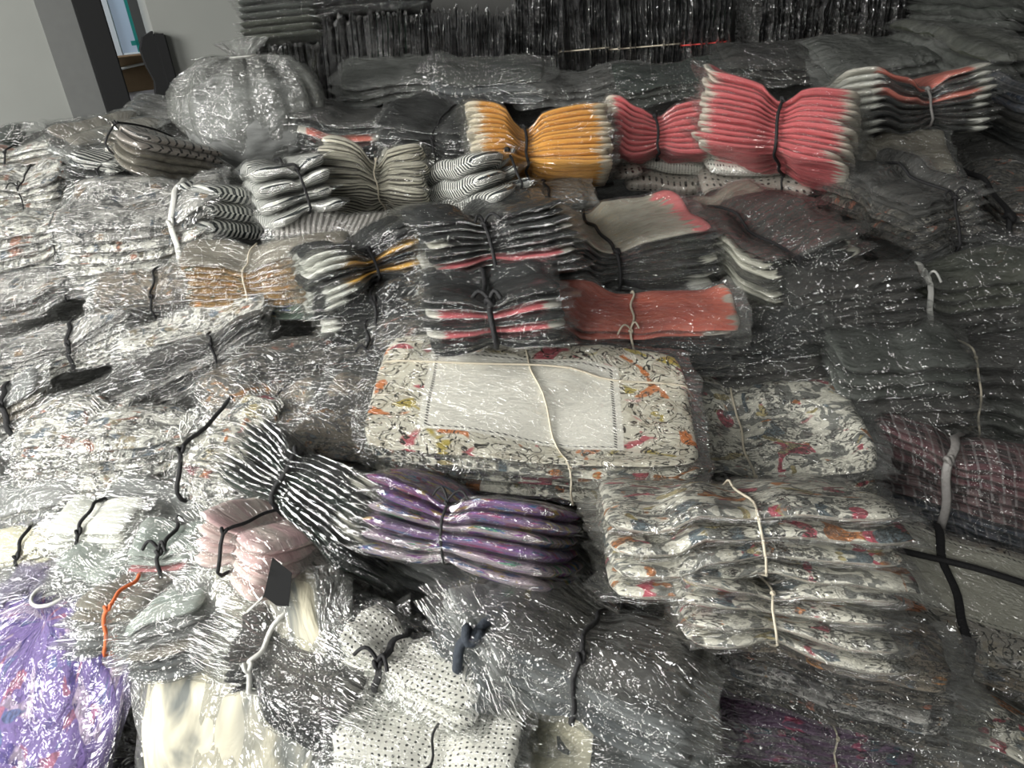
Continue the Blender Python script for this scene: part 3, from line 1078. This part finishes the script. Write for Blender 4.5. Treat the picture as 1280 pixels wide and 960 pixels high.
# standing stacks against the back wall (garments on edge, folds upright)
BG = 'black bagged stacks standing along the back wall'
for (xa, xb, yb, hh, mm, pos, tiec) in (
        (322, 402, 128, 0.26, ('olive', 'darkgreen'), 'leftmost of the standing stacks, olive green, beside the pale wall', None),
        (404, 462, 118, 0.24, ('black',), 'black standing stack second from the pale wall, under the hanging black cloth', None),
        (464, 566, 108, 0.33, ('black', 'darkgreen'), 'glossy black standing stack third from the pale wall, with bright film edges', 'twine'),
        (568, 640, 100, 0.31, ('black',), 'black standing stack left of the stack marked by steep white glints', 'twine'),
        (642, 700, 96, 0.36, ('black',), 'black standing stack directly behind the yellow-orange bundle', None),
        (702, 762, 94, 0.36, ('black', 'charcoal'), 'black standing stack between the orange and the nearer pink bundle', 'twine'),
        (764, 852, 88, 0.37, ('black',), 'black standing stack left of the one bound with red twine', 'twine'),
        (854, 912, 82, 0.37, ('darkgreen', 'black'), 'dark green standing stack bound with red twine', 'red'),
        (944, 1006, 76, 0.38, ('black',), 'black standing stack just right of the dark gap in the back row', None),
        (1008, 1074, 72, 0.38, ('black', 'charcoal'), 'black standing stack second from the right end of the back row', 'twine'),
        (1076, 1140, 66, 0.38, ('black',), 'rightmost black standing stack, by the large grey-green bags', None)):
    pm = hit((xa + xb) / 2, yb, 0.0)
    yc = 2.78
    zc_ = 0
    d = ray((xa + xb) / 2, yb - 30)
    tq = (yc - 0.12) / d[1]
    ztop = CAM_P[2] + ray((xa + xb) / 2, {322: 60, 404: 25, 464: 22, 568: 18}.get(xa, -25))[2] * (yc - 0.12) / ray((xa + xb) / 2, 20)[1]
    hz_ = ztop - 1.33
    wm = (xb - xa) / FPX * (np.dot(ray((xa + xb) / 2, yb - 30) * tq, -CR[:, 2]))
    bundle('standing_garment_stack', pos, None, yaw=90, tip=90 - (4 if xa < 700 else 0), H=wm, n=max(6, int(wm / 0.017)), mats=mm, film_k='glint',
           ties=((0.0, None, 0.0),), pw=0.0, ph=0.0, crump=0.003, fix=(0.24, hz_), loc=(d[0] * tq, yc), flatz=1.33, settle=False, group=BG,
           cat='stack of clothes', long_ties=(((0.1, tiec, 0.0022),) if tiec else ()), flap=0.022, spread=0.08)

GB = 'smooth grey bagged bundles behind the coloured ones'
bundle('garment_bundle', 'plain black folded cloth laid over the standing stacks at the top edge', (400, -25, 610, 30), 3, 10, 0.07, 3, ('black',), 'dark', T(0, None), pw=0, ph=0, fix=(0.55, 0.2), loc=(-0.42, 2.74), flatz=float(CAM_P[2] + ray(500, 24)[2] * 2.66 / ray(500, 24)[1]), settle=False, group=BG, flap=0.0)
bundle('garment_bundle', 'flat olive grey pack on top of the leftmost standing stack', (322, 8, 400, 62), 0, 12, 0.12, 6, ('olive', 'greygreen'), 'haze', T(0, None), pw=0, ph=0, fix=(0.26, 0.22), loc=tuple(ray(362, 50)[:2] * 2.72 / ray(362, 50)[1]), flatz=float(CAM_P[2] + ray(362, 66)[2] * 2.60 / ray(362, 66)[1]), settle=False, group=BG)

for bx, yw, tp, HH, nn, mm, fk, lb in (
        ((430, 72, 560, 128), 8, 5, 0.07, 3, ('greygreen',), 'milk', 'smooth grey-green bag below the third standing stack'),
        ((545, 74, 680, 126), -8, 10, 0.07, 3, ('slate', 'greygreen'), 'dark', 'dark grey bag behind the left end of the orange bundle'),
        ((655, 84, 800, 132), 6, 5, 0.06, 3, ('charcoal',), 'milk', 'low grey bag directly behind the orange bundle and small pink bundle'),
        ((770, 72, 935, 128), 2, 5, 0.06, 3, ('greygreen', 'darkgreen'), 'dark', 'dark green-grey bag behind the smaller pink bundle'),
        ((900, 52, 1080, 104), -3, 5, 0.06, 3, ('charcoal',), 'dark', 'flat dark bag behind the peak of the larger pink bundle'),
        ((1010, 52, 1170, 112), 8, 8, 0.07, 3, ('greygreen',), 'milk', 'grey-green bag under the top right corner heap, left end'),
        ((1120, 30, 1300, 110), 12, 12, 0.10, 3, ('greygreen', 'olive'), 'milk', 'large olive-grey bag at the right edge above the coral-trimmed bundle'),
        ((1140, -15, 1310, 55), 12, 15, 0.10, 4, ('greygreen',), 'milk', 'topmost olive-grey bag in the upper right corner, with a white strap')):
    bundle('grey_bagged_bundle', lb, bx, yw, tp, HH, nn, mm, fk, T(0.1, 'white', 0.002) if 'white strap' in lb else T(0.0, None), pw=0.1, ph=0.15, group=GB, flap=0.03, crump=0.007)

# ---- upper left
bundle('garment_bundle', 'small dark stack with ruffled film behind the big knotted grey bag', (258, 74, 345, 122), 15, 30, 0.09, 7, ('charcoal', 'black'), 'clear', T(0.2, K))
bundle('grey_bagged_bundle', 'dull grey flat bag at the foot of the doorway', (160, 122, 250, 158), -6, 5, 0.05, 2, ('charcoal',), 'milk', T(0, None), group=GB)
bundle('garment_bundle', 'small dark green bag at the left edge against the grey wall', (-30, 158, 26, 186), 0, 5, 0.05, 2, ('darkgreen',), 'dark', T(0, None), group=GB)
bundle('garment_bundle', 'rose and white printed bundle at the left edge under the grey wall', (-40, 176, 82, 225), 4, 20, 0.08, 5, ('floral_brown', 'floral_pale'), 'haze', T(-0.1, K))
bundle('garment_bundle', 'crumpled pale grey bag below the black door post', (80, 145, 185, 215), -30, 15, 0.08, 4, ('palegrey', 'charcoal', 'taupe'), 'milk', T(-0.2, None))
bundle('garment_bundle', 'black-and-green striped pack sticking out beneath the piped cream bundle', (105, 175, 245, 240), -20, 25, 0.07, 5, ('black', 'stripe'), 'haze', T(0.4, K))
bundle('garment_bundle', 'cream garments with black piping, left of the big knotted grey bag', (165, 158, 240, 218), -25, 35, 0.08, 5, ('taupe', 'stripe_bold'), 'clear', T(-0.6, K), ph=0.5)
bundle('garment_bundle', 'brown and white flower-printed bundle at the left edge, above the bright printed one', (-40, 212, 85, 275), 6, 15, 0.08, 5, ('floral_pale',), 'haze', T(0.2, K, THIN))
bag('knotted_clear_bag', 'big round grey see-through bag knotted on top, by the pale wall', (238, 96, 402, 226), 0.30, M['grey'], 'bag', tall=1.15, lean=(0.02, 0.0), neckh=0.14)

# ---- row with stripes
bundle('garment_bundle', 'black bundle with a coral band between white hems, right of the big knotted bag', (374, 130, 490, 190), -3, 15, 0.075, 5, ('black', 'coralwhite', 'black', 'charcoal'), 'clear', T(-0.0, None), pw=0.05, ph=0.1)
bundle('garment_bundle', 'black bundle with cream hems and a black cord, left of the orange bundle', (478, 130, 606, 202), -10, 15, 0.085, 6, ('black_cream', 'black', 'black'), 'haze', T(0.15, K, 0.003), ph=0.35)
bundle('striped_garment_bundle', 'black and white striped bundle pinched small, lowest and leftmost of the striped ones', (255, 230, 345, 300), -30, 35, 0.09, 3, ('stripe',), 'clear', T(-0.5, None), pw=0.3, ph=0.5, group='striped bundles in one row')
bundle('striped_garment_bundle', 'black and white striped bundle with thin black cord, below the big knotted bag', (305, 188, 415, 292), 25, 30, 0.11, 4, ('stripe',), 'clear', T(0.1, K, 0.003), pw=0.15, ph=0.3, group='striped bundles in one row')
bundle('grey_bagged_bundle', 'grey zigzag-knit pack peeking out under the cream striped bundle', (345, 258, 500, 305), -3, 10, 0.05, 4, ('zigzag',), 'haze', T(0, None), ph=0.1)
bundle('striped_garment_bundle', 'cream and grey striped bundle pinched in the middle like a bow', (408, 182, 536, 276), 0, 45, 0.10, 6, ('stripe_cream',), 'clear', T(0.05, 'twine', 0.0018), pw=0.42, ph=0.5, pleat=0.003, group='striped bundles in one row')
bundle('striped_garment_bundle', 'black and white striped bundle right of the cream striped bow', (532, 196, 640, 272), 28, 35, 0.10, 3, ('stripe',), 'clear', T(0.5, K, 0.003), pw=0.3, ph=0.4, group='striped bundles in one row')
bundle('grey_bagged_bundle', 'dark taupe pack under the right half of the orange bundle', (640, 185, 760, 240), 5, 15, 0.06, 4, ('charcoal', 'taupe'), 'haze', T(0.3, K, 0.004))
bundle('dotted_garment_bundle', 'taupe dotted bundle just below right of the orange bundle', (690, 176, 798, 222), 8, 20, 0.07, 2, ('polka_taupe',), 'clear', T(0.1, K), group='dotted bundles below the pink ones')
bundle('dotted_garment_bundle', 'white bundle with black dots under the smaller pink bundle', (782, 188, 882, 240), -6, 25, 0.09, 2, ('polka_taupe', 'polka'), 'clear', T(0.9, K, THIN), ph=0.3, group='dotted bundles below the pink ones')
bundle('dotted_garment_bundle', 'dotted bundle under the larger pink bundle with a white tag at its right', (874, 182, 1012, 245), -8, 20, 0.09, 2, ('polka_taupe', 'polka'), 'haze', T(0.4, K), ph=0.3, group='dotted bundles below the pink ones')
bundle('garment_bundle', 'yellow-orange bundle pinched by a black cord into a fan', (588, 122, 756, 216), 0, 42, 0.12, 11, ('orange',), 'clear', T(-0.22, K, 0.0032), pw=0.40, ph=0.50, pleat=0.003, crump=0.003)
bundle('garment_bundle', 'smaller pink bundle with cream ends and a black cord, right of the orange one', (756, 116, 892, 198), -4, 40, 0.11, 9, ('pink',), 'clear', T(-0.02, K, 0.003), pw=0.32, ph=0.45, pleat=0.002, skew=0.1)
bundle('garment_bundle', 'larger pink bundle on a slant with many fold edges, black cord across', (884, 88, 1064, 226), -28, 42, 0.13, 12, ('pink',), 'clear', T(0.05, K, 0.0035), pw=0.30, ph=0.40, pleat=0.002, crump=0.003)
bundle('garment_bundle', 'black bundle with coral and white bands, upper right, gathered in its middle', (1016, 84, 1230, 182), -2, 32, 0.12, 9, ('black_white', 'black', 'black_white', 'coralwhite', 'black_white', 'coralwhite'), 'clear', T(0.1, 'grey', 0.003), pw=0.25, ph=0.5)
bundle('garment_bundle', 'very dark blue-black crumpled bundle at the right edge beside the coral-banded one', (1205, 92, 1320, 195), 10, 20, 0.10, 6, ('black', 'charcoal', 'plaid_blue'), 'dark', T(0.3, None))
bundle('garment_bundle', 'grey pack with a pale end tucked below the coral-banded bundle', (1060, 165, 1190, 230), -15, 10, 0.07, 4, ('charcoal', 'taupe'), 'dark', T(-0.4, None))

# ---- middle band
bundle('garment_bundle', 'large pale bundle of small coloured prints with a white band near its right end', (80, 226, 275, 348), 5, 12, 0.13, 6, ('floral_pale', 'floral_pale', 'floral_grey'), 'haze', T(0.45, 'white', 0.004, 1.6), W0=0.3, pw=0.15, ph=0.25, crump=0.006)
bundle('garment_bundle', 'sunlit pale printed bundle at the left edge, level with the white-banded one', (-60, 258, 105, 350), 8, 12, 0.11, 5, ('floral_pale',), 'haze', T(0.6, K, THIN), crump=0.006)
bundle('garment_bundle', 'grey and black printed pack at the left edge below the pale printed bundles', (-50, 335, 135, 405), 5, 12, 0.08, 6, ('floral_grey', 'floral_dark', 'floral_grey'), 'haze', T(0.5, K))
bundle('garment_bundle', 'low dark printed pack with rust patches left of the brown snake-print bundle', (120, 328, 262, 396), 3, 12, 0.07, 6, ('floral_dark', 'floral_brown'), 'haze', T(0.0, K))
bundle('garment_bundle', 'brown and orange snake-print bundle with a clouded top', (236, 296, 446, 392), -4, 22, 0.12, 9, ('snake_blue', 'snake', 'snake', 'snake', 'snake', 'taupe'), 'clear', T(-0.25, 'twine', 0.0015), pw=0.1, ph=0.35, crump=0.005)
bundle('garment_bundle', 'dull brown folded top laid just above the long cream and grey pack', (590, 228, 735, 275), 6, 10, 0.05, 3, ('taupe', 'charcoal'), 'milk', T(0.3, K), ph=0.2)
bundle('garment_bundle', 'dark bundle with a large pale hem, above the pink-cornered cream one', (820, 232, 960, 300), 15, 15, 0.08, 5, ('charcoal', 'taupe'), 'haze', T(0.2, None))
bundle('garment_bundle', 'black bundle with yellow stripes and white ends, cord at its middle', (372, 262, 562, 384), 25, 35, 0.10, 9, ('black_white', 'yellow', 'black', 'yellow', 'black_white', 'black'), 'clear', T(-0.25, K, 0.003), pw=0.3, ph=0.55)
bundle('garment_bundle', 'black bundle with thin pink stripe and cream hems, right of the yellow-striped one', (512, 234, 712, 340), 12, 30, 0.11, 9, ('black', 'pinktrim', 'black', 'black_cream', 'black', 'black'), 'clear', T(-0.15, K, 0.0035), pw=0.15, ph=0.35)
bundle('garment_bundle', 'cream-topped bundle with pink corners and black sides, black cord down its middle', (652, 246, 880, 356), 8, 20, 0.11, 8, ('black_white', 'black', 'black_cream', 'black', 'black', 'greypink'), 'haze', T(-0.12, K, 0.0035), pw=0.15, ph=0.42)
bundle('garment_bundle', 'dark grey bagged bundle with cream lace showing, black cord at its left', (846, 238, 1066, 382), 14, 22, 0.12, 8, ('charcoal', 'black_cream', 'charcoal', 'black_cream', 'charcoal'), 'dark', T(-0.3, K, 0.003), pw=0.15, ph=0.35, crump=0.006)
bundle('garment_bundle', 'dark flower-printed bundle upper right with a spot of magenta', (1036, 196, 1214, 322), 12, 22, 0.12, 8, ('black', 'floral_dark', 'floral_dark', 'charcoal'), 'haze', T(0.3, K, 0.003), crump=0.006)
bundle('garment_bundle', 'brown and olive printed bundle at the right edge beyond the dark gap', (1196, 206, 1330, 330), -8, 20, 0.11, 7, ('floral_brown', 'floral_dark'), 'haze', T(-0.7, K, 0.006), crump=0.006)
bundle('garment_bundle', 'matte black folded cloth in the dark gap at the right, between two printed bundles', (1160, 200, 1236, 335), -55, 20, 0.09, 4, ('black',), 'dark', T(0, None))  # black bundle added to make the void between its neighbours dark
bundle('garment_bundle', 'slim black bundle with a white hem, left of the pink and black one', (396, 342, 545, 408), 8, 30, 0.075, 6, ('black', 'black_white', 'black'), 'clear', T(-0.05, K, 0.003), ph=0.5)
bundle('garment_bundle', 'black bundle with a broad pink band, left of the coral-topped stack', (532, 328, 696, 412), 4, 30, 0.095, 7, ('black', 'pinktrim', 'black', 'pinktrim', 'black', 'black'), 'clear', T(-0.05, K, 0.005), pw=0.12, ph=0.35)

GG = 'grey-filmed bundles on the right side'
bundle('grey_bagged_bundle', 'long charcoal bagged bundle left of the white strap on the right side', (985, 318, 1150, 412), 3, 25, 0.12, 7, ('charcoal',), 'dark', T(0.0, None), pw=0.05, ph=0.1, crump=0.008, group=GG)
bundle('grey_bagged_bundle', 'charcoal bagged bundle at the right edge held by a slanting white strap', (1132, 312, 1330, 425), 0, 25, 0.12, 7, ('charcoal', 'olive'), 'dark', T(-0.85, 'white', 0.003, 1.8), pw=0.05, ph=0.1, crump=0.008, group=GG, skew=0.2)
bundle('grey_bagged_bundle', 'short charcoal bagged bundle just right of the coral-topped stack', (886, 386, 1022, 480), 2, 28, 0.11, 6, ('charcoal', 'black'), 'dark', T(0, None), pw=0.05, ph=0.1, crump=0.008, group=GG)
bundle('garment_bundle', 'stack with a flat coral-red top over black garments, pale twine across', (676, 352, 908, 446), -2, 10, 0.10, 7, ('black', 'black', 'black', 'black', 'coralwhite', 'coral'), 'haze', T(0.0, 'twine', 0.0022), pw=0.05, ph=0.12, skew=0.15)
bundle('grey_bagged_bundle', 'charcoal bagged bundle with rounded folds above the plaid one', (1026, 408, 1210, 535), -3, 25, 0.13, 6, ('charcoal', 'greygreen'), 'dark', T(0, None), pw=0.05, ph=0.1, crump=0.009, group=GG)
bundle('grey_bagged_bundle', 'charcoal bagged bundle at the right edge tied by thin half-black twine', (1180, 428, 1340, 558), -6, 25, 0.13, 6, ('greygreen', 'charcoal'), 'dark', T(-0.75, 'twine', 0.0018), pw=0.05, ph=0.1, crump=0.009, group=GG)

# ---- left middle
bundle('garment_bundle', 'cream printed bundle at the left edge with a broad dark strap across', (-60, 392, 165, 490), 12, 15, 0.11, 7, ('floral_pale', 'floral_grey'), 'haze', T(0.3, K, 0.003, 1.6), crump=0.006)
bundle('garment_bundle', 'white and black abstract print pack just below the snake-print bundle', (150, 378, 330, 450), 8, 15, 0.08, 5, ('floral_grey', 'floral_pale'), 'haze', T(0.4, None), crump=0.006)
bundle('garment_bundle', 'charcoal bundle with many thin dark layers under grey film, thin cord at its right', (98, 402, 322, 534), 20, 30, 0.12, 9, ('floral_grey', 'charcoal', 'floral_grey', 'charcoal', 'charcoal'), 'haze', T(0.45, K, 0.0025), pw=0.2, ph=0.35, crump=0.005)
bundle('garment_bundle', 'dark grey flower-print bundle right below the slim black and white one', (300, 396, 540, 478), 5, 15, 0.09, 6, ('floral_dark', 'floral_dark'), 'haze', T(0.3, K, 0.003), crump=0.007)
bundle('garment_bundle', 'dark brown printed bundle left of the white-panelled scarf bundle', (400, 440, 600, 520), 8, 12, 0.09, 5, ('floral_dark', 'charcoal'), 'haze', T(0.6, None), crump=0.007)
bundle('garment_bundle', 'grey printed bundle with a touch of orange, left of the tan and grey one', (250, 452, 412, 560), -30, 20, 0.10, 6, ('floral_grey', 'floral_brown'), 'haze', T(0.2, K, THIN), crump=0.007)
bundle('garment_bundle', 'tan and grey printed bundle touching the scarf bundle on its left', (362, 476, 500, 602), -18, 20, 0.11, 6, ('floral_grey', 'floral_brown'), 'haze', T(0.7, None), crump=0.007)
bundle('garment_bundle', 'dark strap-bound grey bundle at the left edge below the cream printed one', (-60, 478, 62, 565), 20, 20, 0.09, 5, ('floral_grey', 'taupe', 'grey'), 'haze', T(0.2, K, 0.0035, 1.6), crump=0.005)
bundle('garment_bundle', 'bright white printed bundle with orange flecks, leftmost below the dark layered one', (22, 512, 172, 628), -5, 22, 0.11, 7, ('floral_pale',), 'haze', T(0.55, 'white', 0.002), crump=0.007)
bundle('garment_bundle', 'bright white printed bundle curled round, second from the left below the dark layered one', (105, 520, 250, 640), 8, 25, 0.11, 7, ('floral_pale',), 'clear', T(0.8, 'white', 0.002), crump=0.007)
bundle('garment_bundle', 'white printed bundle with magenta motif and black cord, left of the green-black fan', (222, 502, 352, 618), -20, 22, 0.10, 6, ('floral_pale', 'floral'), 'haze', T(-0.75, K, 0.004), crump=0.006)

# ---- lower left
bundle('garment_bundle', 'lilac grey bundle at the left edge above the cream one', (-60, 596, 95, 680), -5, 15, 0.08, 5, ('lilac', 'palegrey'), 'milk', T(0, None))
bundle('garment_bundle', 'bagged grey-green bundle with a white corner, below the white printed bundles', (120, 590, 285, 672), -18, 20, 0.08, 6, ('grey', 'black_cream', 'grey'), 'haze', T(0.2, None), crump=0.005)
bundle('garment_bundle', 'small bright cream bundle with a short black cord below the white prints', (62, 610, 172, 680), -10, 15, 0.07, 5, ('white',), 'clear', T(-0.2, K, 0.003), ph=0.35)
bundle('garment_bundle', 'grey bundle between the cream one and the rose-striped one', (75, 660, 172, 735), -25, 22, 0.08, 5, ('grey', 'mint'), 'milk', T(0, None))
bundle('garment_bundle', 'mint and grey bundle with a rose stripe and black cord', (160, 640, 300, 722), -2, 30, 0.09, 6, ('mint', 'mint', 'rose', 'mint', 'mint'), 'milk', T(-0.35, K, 0.0035), pw=0.1, ph=0.3)
bundle('garment_bundle', 'creamy yellow bundle tied with a black cord at the left edge', (-45, 660, 105, 735), 4, 25, 0.09, 5, ('cream',), 'clear', T(0.05, K, 0.003), pw=0.15, ph=0.35)
bundle('garment_bundle', 'grey bundle with a dark rose edge, left of the blush pink bundle', (232, 672, 330, 745), -8, 25, 0.07, 5, ('grey', 'rose', 'mint'), 'milk', T(0, None))
bundle('garment_bundle', 'grey layered bundle tied with black cord at the left edge, above the violet bag', (-45, 715, 112, 790), -3, 32, 0.09, 6, ('slate', 'grey'), 'milk', T(0.15, K, 0.003), pw=0.15, ph=0.35)
bundle('garment_bundle', 'grey layered bundle tied with orange twine', (98, 712, 200, 800), -10, 35, 0.09, 6, ('slate', 'grey', 'taupe'), 'milk', T(0.0, 'orange', 0.003), pw=0.15, ph=0.3)
bundle('garment_bundle', 'stepped grey layered bundle right of the orange-tied one', (158, 715, 258, 822), 6, 35, 0.10, 6, ('slate', 'taupe', 'grey', 'mint'), 'milk', T(-0.8, None), pw=0.1)
bundle('garment_bundle', 'crumpled grey film bundle left of the black hang card', (235, 705, 350, 800), -38, 25, 0.09, 5, ('slate', 'grey'), 'milk', T(0, None), crump=0.007)
bundle('garment_bundle', 'off-white dotted garments in loose film under the blush pink bundle', (268, 640, 365, 730), -30, 20, 0.07, 4, ('polka',), 'milk', T(0, None), crump=0.006)
bundle('garment_bundle', 'grey bagged bundle below the tail of the green-black fan', (400, 672, 540, 770), -12, 25, 0.09, 5, ('slate', 'grey'), 'milk', T(0.6, K, 0.003), pw=0.2, ph=0.35, crump=0.006)

# ---- centre and right
bundle('garment_bundle', 'loose grey film pack under the multicoloured fan', (470, 612, 640, 700), -22, 15, 0.09, 5, ('slate', 'grey'), 'haze', T(0.5, None), crump=0.006)
bundle('garment_bundle', 'steel grey pinched bundle below the multicoloured fan', (470, 662, 660, 800), -32, 35, 0.11, 6, ('slate', 'slate', 'grey'), 'haze', T(0.55, K, 0.003), pw=0.35, ph=0.45, pleat=0.004, crump=0.006)
bundle('garment_bundle', 'dark layered printed bundle on a slant, left of the tall floral stack', (640, 650, 900, 830), -38, 35, 0.12, 9, ('floral_dark', 'black', 'floral_grey', 'floral_dark', 'black', 'floral_dark'), 'clear', T(0.2, K, 0.003), pw=0.15, ph=0.4)
bundle('garment_bundle', 'multicoloured purple fan of layered prints under the scarf bundle', (462, 584, 712, 708), -18, 50, 0.12, 6, ('purple_mix', 'purple', 'purple_mix', 'purple', 'purple'), 'clear', T(-0.1, K, 0.0025), pw=0.1, ph=0.35, crump=0.003, W0=0.24)
bundle('garment_bundle', 'blush pink and cream bundle pinched by a short black cord', (268, 604, 436, 722), -32, 40, 0.09, 4, ('blush',), 'clear', T(-0.25, K, 0.003), pw=0.35, ph=0.45, crump=0.004)
bundle('garment_bundle', 'green-black fan of thin layered garments bound with black cord, on a slant', (292, 534, 500, 700), -38, 62, 0.13, 12, ('darkgreen', 'black', 'black_cream', 'darkgreen', 'black', 'black_cream'), 'dark', T(-0.1, K, 0.0045), pw=0.12, ph=0.42, crump=0.003, up=0.02)
bundle('garment_bundle', 'dark maroon plaid bundle with a grey strap at the right edge', (1086, 528, 1330, 690), -22, 30, 0.13, 9, ('plaid_blue', 'plaid', 'plaid'), 'dark', T(-0.1, 'grey', 0.004, 1.8), pw=0.1, ph=0.25, skew=0.25)
bundle('garment_bundle', 'shaded scarf bundle with plain centre panel and crossed black straps, right edge', (1060, 680, 1390, 900), -25, 10, 0.12, 6, ('floral_dark', 'floral_brown', 'panel_shade'), 'dark', T(-0.2, K, 0.0045, 1.5), pw=0.03, ph=0.08, crump=0.004, long_ties=((0.35, K, 0.005),), skew=-0.2)
bundle('garment_bundle', 'bottom brown printed bundle in bright film at the lower right corner', (1110, 850, 1330, 1000), -28, 25, 0.11, 6, ('floral_brown', 'floral_dark', 'floral'), 'haze', T(0.8, None), crump=0.006)
bundle('garment_bundle', 'mauve and blue printed bundle at the bottom right of centre, upper of two', (826, 840, 1130, 960), -12, 20, 0.11, 5, ('mauve',), 'dark', T(0.4, 'twine', 0.0015), pw=0.03, ph=0.1, crump=0.006)
bundle('garment_bundle', 'dark flower-print bundle in pointed clear film at lower right', (852, 728, 1180, 900), -20, 28, 0.12, 8, ('floral_dark', 'floral_grey', 'floral_dark', 'floral_brown'), 'clear', T(-0.75, K, 0.004), pw=0.12, ph=0.3, crump=0.008, flap=0.04)
bundle('floral_garment_bundle', 'lowest bundle of the tall white floral stack, splayed at its right', (838, 672, 1112, 796), -8, 42, 0.11, 4, ('floral',), 'haze', T(-0.15, 'twine', 0.0018), pw=0.12, ph=0.4, crump=0.006, group='tall stack of white floral bundles')
bundle('floral_garment_bundle', 'middle bundle of the tall white floral stack, wide with fold edges forward', (760, 596, 1122, 716), -3, 38, 0.12, 4, ('floral',), 'haze', T(-0.05, 'twine', 0.002), pw=0.08, ph=0.25, crump=0.005, group='tall stack of white floral bundles')
bundle('floral_garment_bundle', 'topmost puffy bundle of the tall white floral stack', (778, 474, 1080, 632), -6, 12, 0.11, 5, ('floral', 'floral', 'floral_grey', 'floral'), 'haze', T(0.0, 'twine', 0.002), pw=0.08, ph=0.3, crump=0.008, W0=0.3, up=0.01, group='tall stack of white floral bundles')
bundle('scarf_garment_bundle', 'printed bundle with a plain cream satin panel on top, crossed by pale twine', (476, 434, 852, 606), -9, 4, 0.09, 6, ('floral', 'floral', 'floral', 'panel'), 'clear', T(0.05, 'twine', 0.0018), pw=0.03, ph=0.12, crump=0.003, W0=0.3, long_ties=((0.45, 'twine', 0.0018),), skew=-0.35, up=0.07)

# ---- bottom
bundle('garment_bundle', 'black dotted bundle in film beside the white knotted film', (376, 752, 492, 842), -8, 20, 0.08, 4, ('polka_dark',), 'clear', T(0.9, None), ph=0.2)
bundle('garment_bundle', 'black garments seen through shiny clear film gathered at its left', (285, 750, 480, 900), -28, 25, 0.09, 5, ('black', 'charcoal'), 'clear', T(-0.55, 'white', 0.004), pw=0.4, ph=0.45, pleat=0.004, crump=0.008, flap=0.05)
bundle('garment_bundle', 'grey film pack along the bottom edge right of the cream one', (700, 870, 880, 990), -20, 20, 0.09, 5, ('charcoal', 'slate'), 'haze', T(0, None), crump=0.006)
bundle('garment_bundle', 'bright cream bundle at the bottom edge between dotted and grey ones', (560, 862, 740, 990), -15, 20, 0.10, 5, ('cream',), 'clear', T(0.3, None), crump=0.006)
bundle('dotted_garment_bundle', 'lower white bundle with small black dots at the bottom edge', (418, 850, 640, 990), -12, 22, 0.10, 5, ('polka',), 'haze', T(0.1, K, 0.002), ph=0.3, pleat=0.002, crump=0.007, group='white dotted bundles at the bottom')
bundle('dotted_garment_bundle', 'upper white bundle with small black dots, black and white checked tie', (430, 772, 612, 905), -30, 25, 0.10, 5, ('polka',), 'clear', T(-0.35, K, 0.004, 1.6), pw=0.3, ph=0.45, pleat=0.003, crump=0.006, group='white dotted bundles at the bottom')
bundle('garment_bundle', 'steel grey bundle knotted with a thick navy tie', (560, 738, 695, 872), -55, 35, 0.11, 6, ('slate', 'grey'), 'haze', T(0.0, 'navy', 0.008), pw=0.4, ph=0.5, pleat=0.005, crump=0.006)
bundle('garment_bundle', 'dark grey bundle with a black cord across, right of the navy-tied one', (628, 738, 870, 915), -25, 32, 0.12, 6, ('slate', 'slate', 'charcoal'), 'haze', T(-0.1, K, 0.004), pw=0.12, ph=0.35, crump=0.006)

bag('violet_clear_bag', 'violet see-through bag of pink and blue prints in the lower left corner', (-50, 762, 172, 1000), 0.34, M['violet'], 'violetbag', neckh=0.03, lean=(-0.03, 0.16), seedv=9, tie='white')
bag('knotted_clear_bag', 'grey see-through bag with cream cloth inside at the bottom edge', (158, 786, 424, 1010), 0.34, M['cream_grey'], 'bag', neckh=0.06, lean=(0.0, 0.16), seedv=13, pleats=13)

# hang card on a white cord
ctr = hit(346, 728, 0.02)
cd = empty('hang_card', tuple(ctr))
tag(cd, 'plain black hang card lying on grey film below the pink bundle', 'tag')


def pt(px, py, lift):
    return hit(px, py, lift)


cn = np.array([0.15, -0.75, 0.65])
cn /= np.linalg.norm(cn)
c0 = pt(346, 728, 0.05)
cc = []
for px_, py_ in ((341, 697), (365, 716), (361, 758), (346, 757), (330, 745)):
    d_ = ray(px_, py_)
    cc.append(CAM_P + d_ * (np.dot(c0 - CAM_P, cn) / np.dot(d_, cn)) - ctr)
nn = np.cross(cc[1] - cc[0], cc[3] - cc[0])
nn /= np.linalg.norm(nn)
if nn[2] < 0:
    nn = -nn
V = [c for c in cc] + [c + nn * 0.0025 for c in cc]
mesh_obj('card', np.array(V), [(0, 1, 2, 3, 4), (9, 8, 7, 6, 5)] + [(i, i + 5, (i + 1) % 5 + 5, (i + 1) % 5) for i in range(5)], blackp, cd, smooth=False)
a, b_ = cc[4] + ctr, pt(310, 764, 0.030)
q = np.linspace(0, 1, 8)[:, None]
V, fc = tube(a * (1 - q) + b_ * q - ctr, 0.002, False, 8, 1.5, updir=(0, 0, 1))
mesh_obj('card_cord', V, fc, CORD['white'], cd)
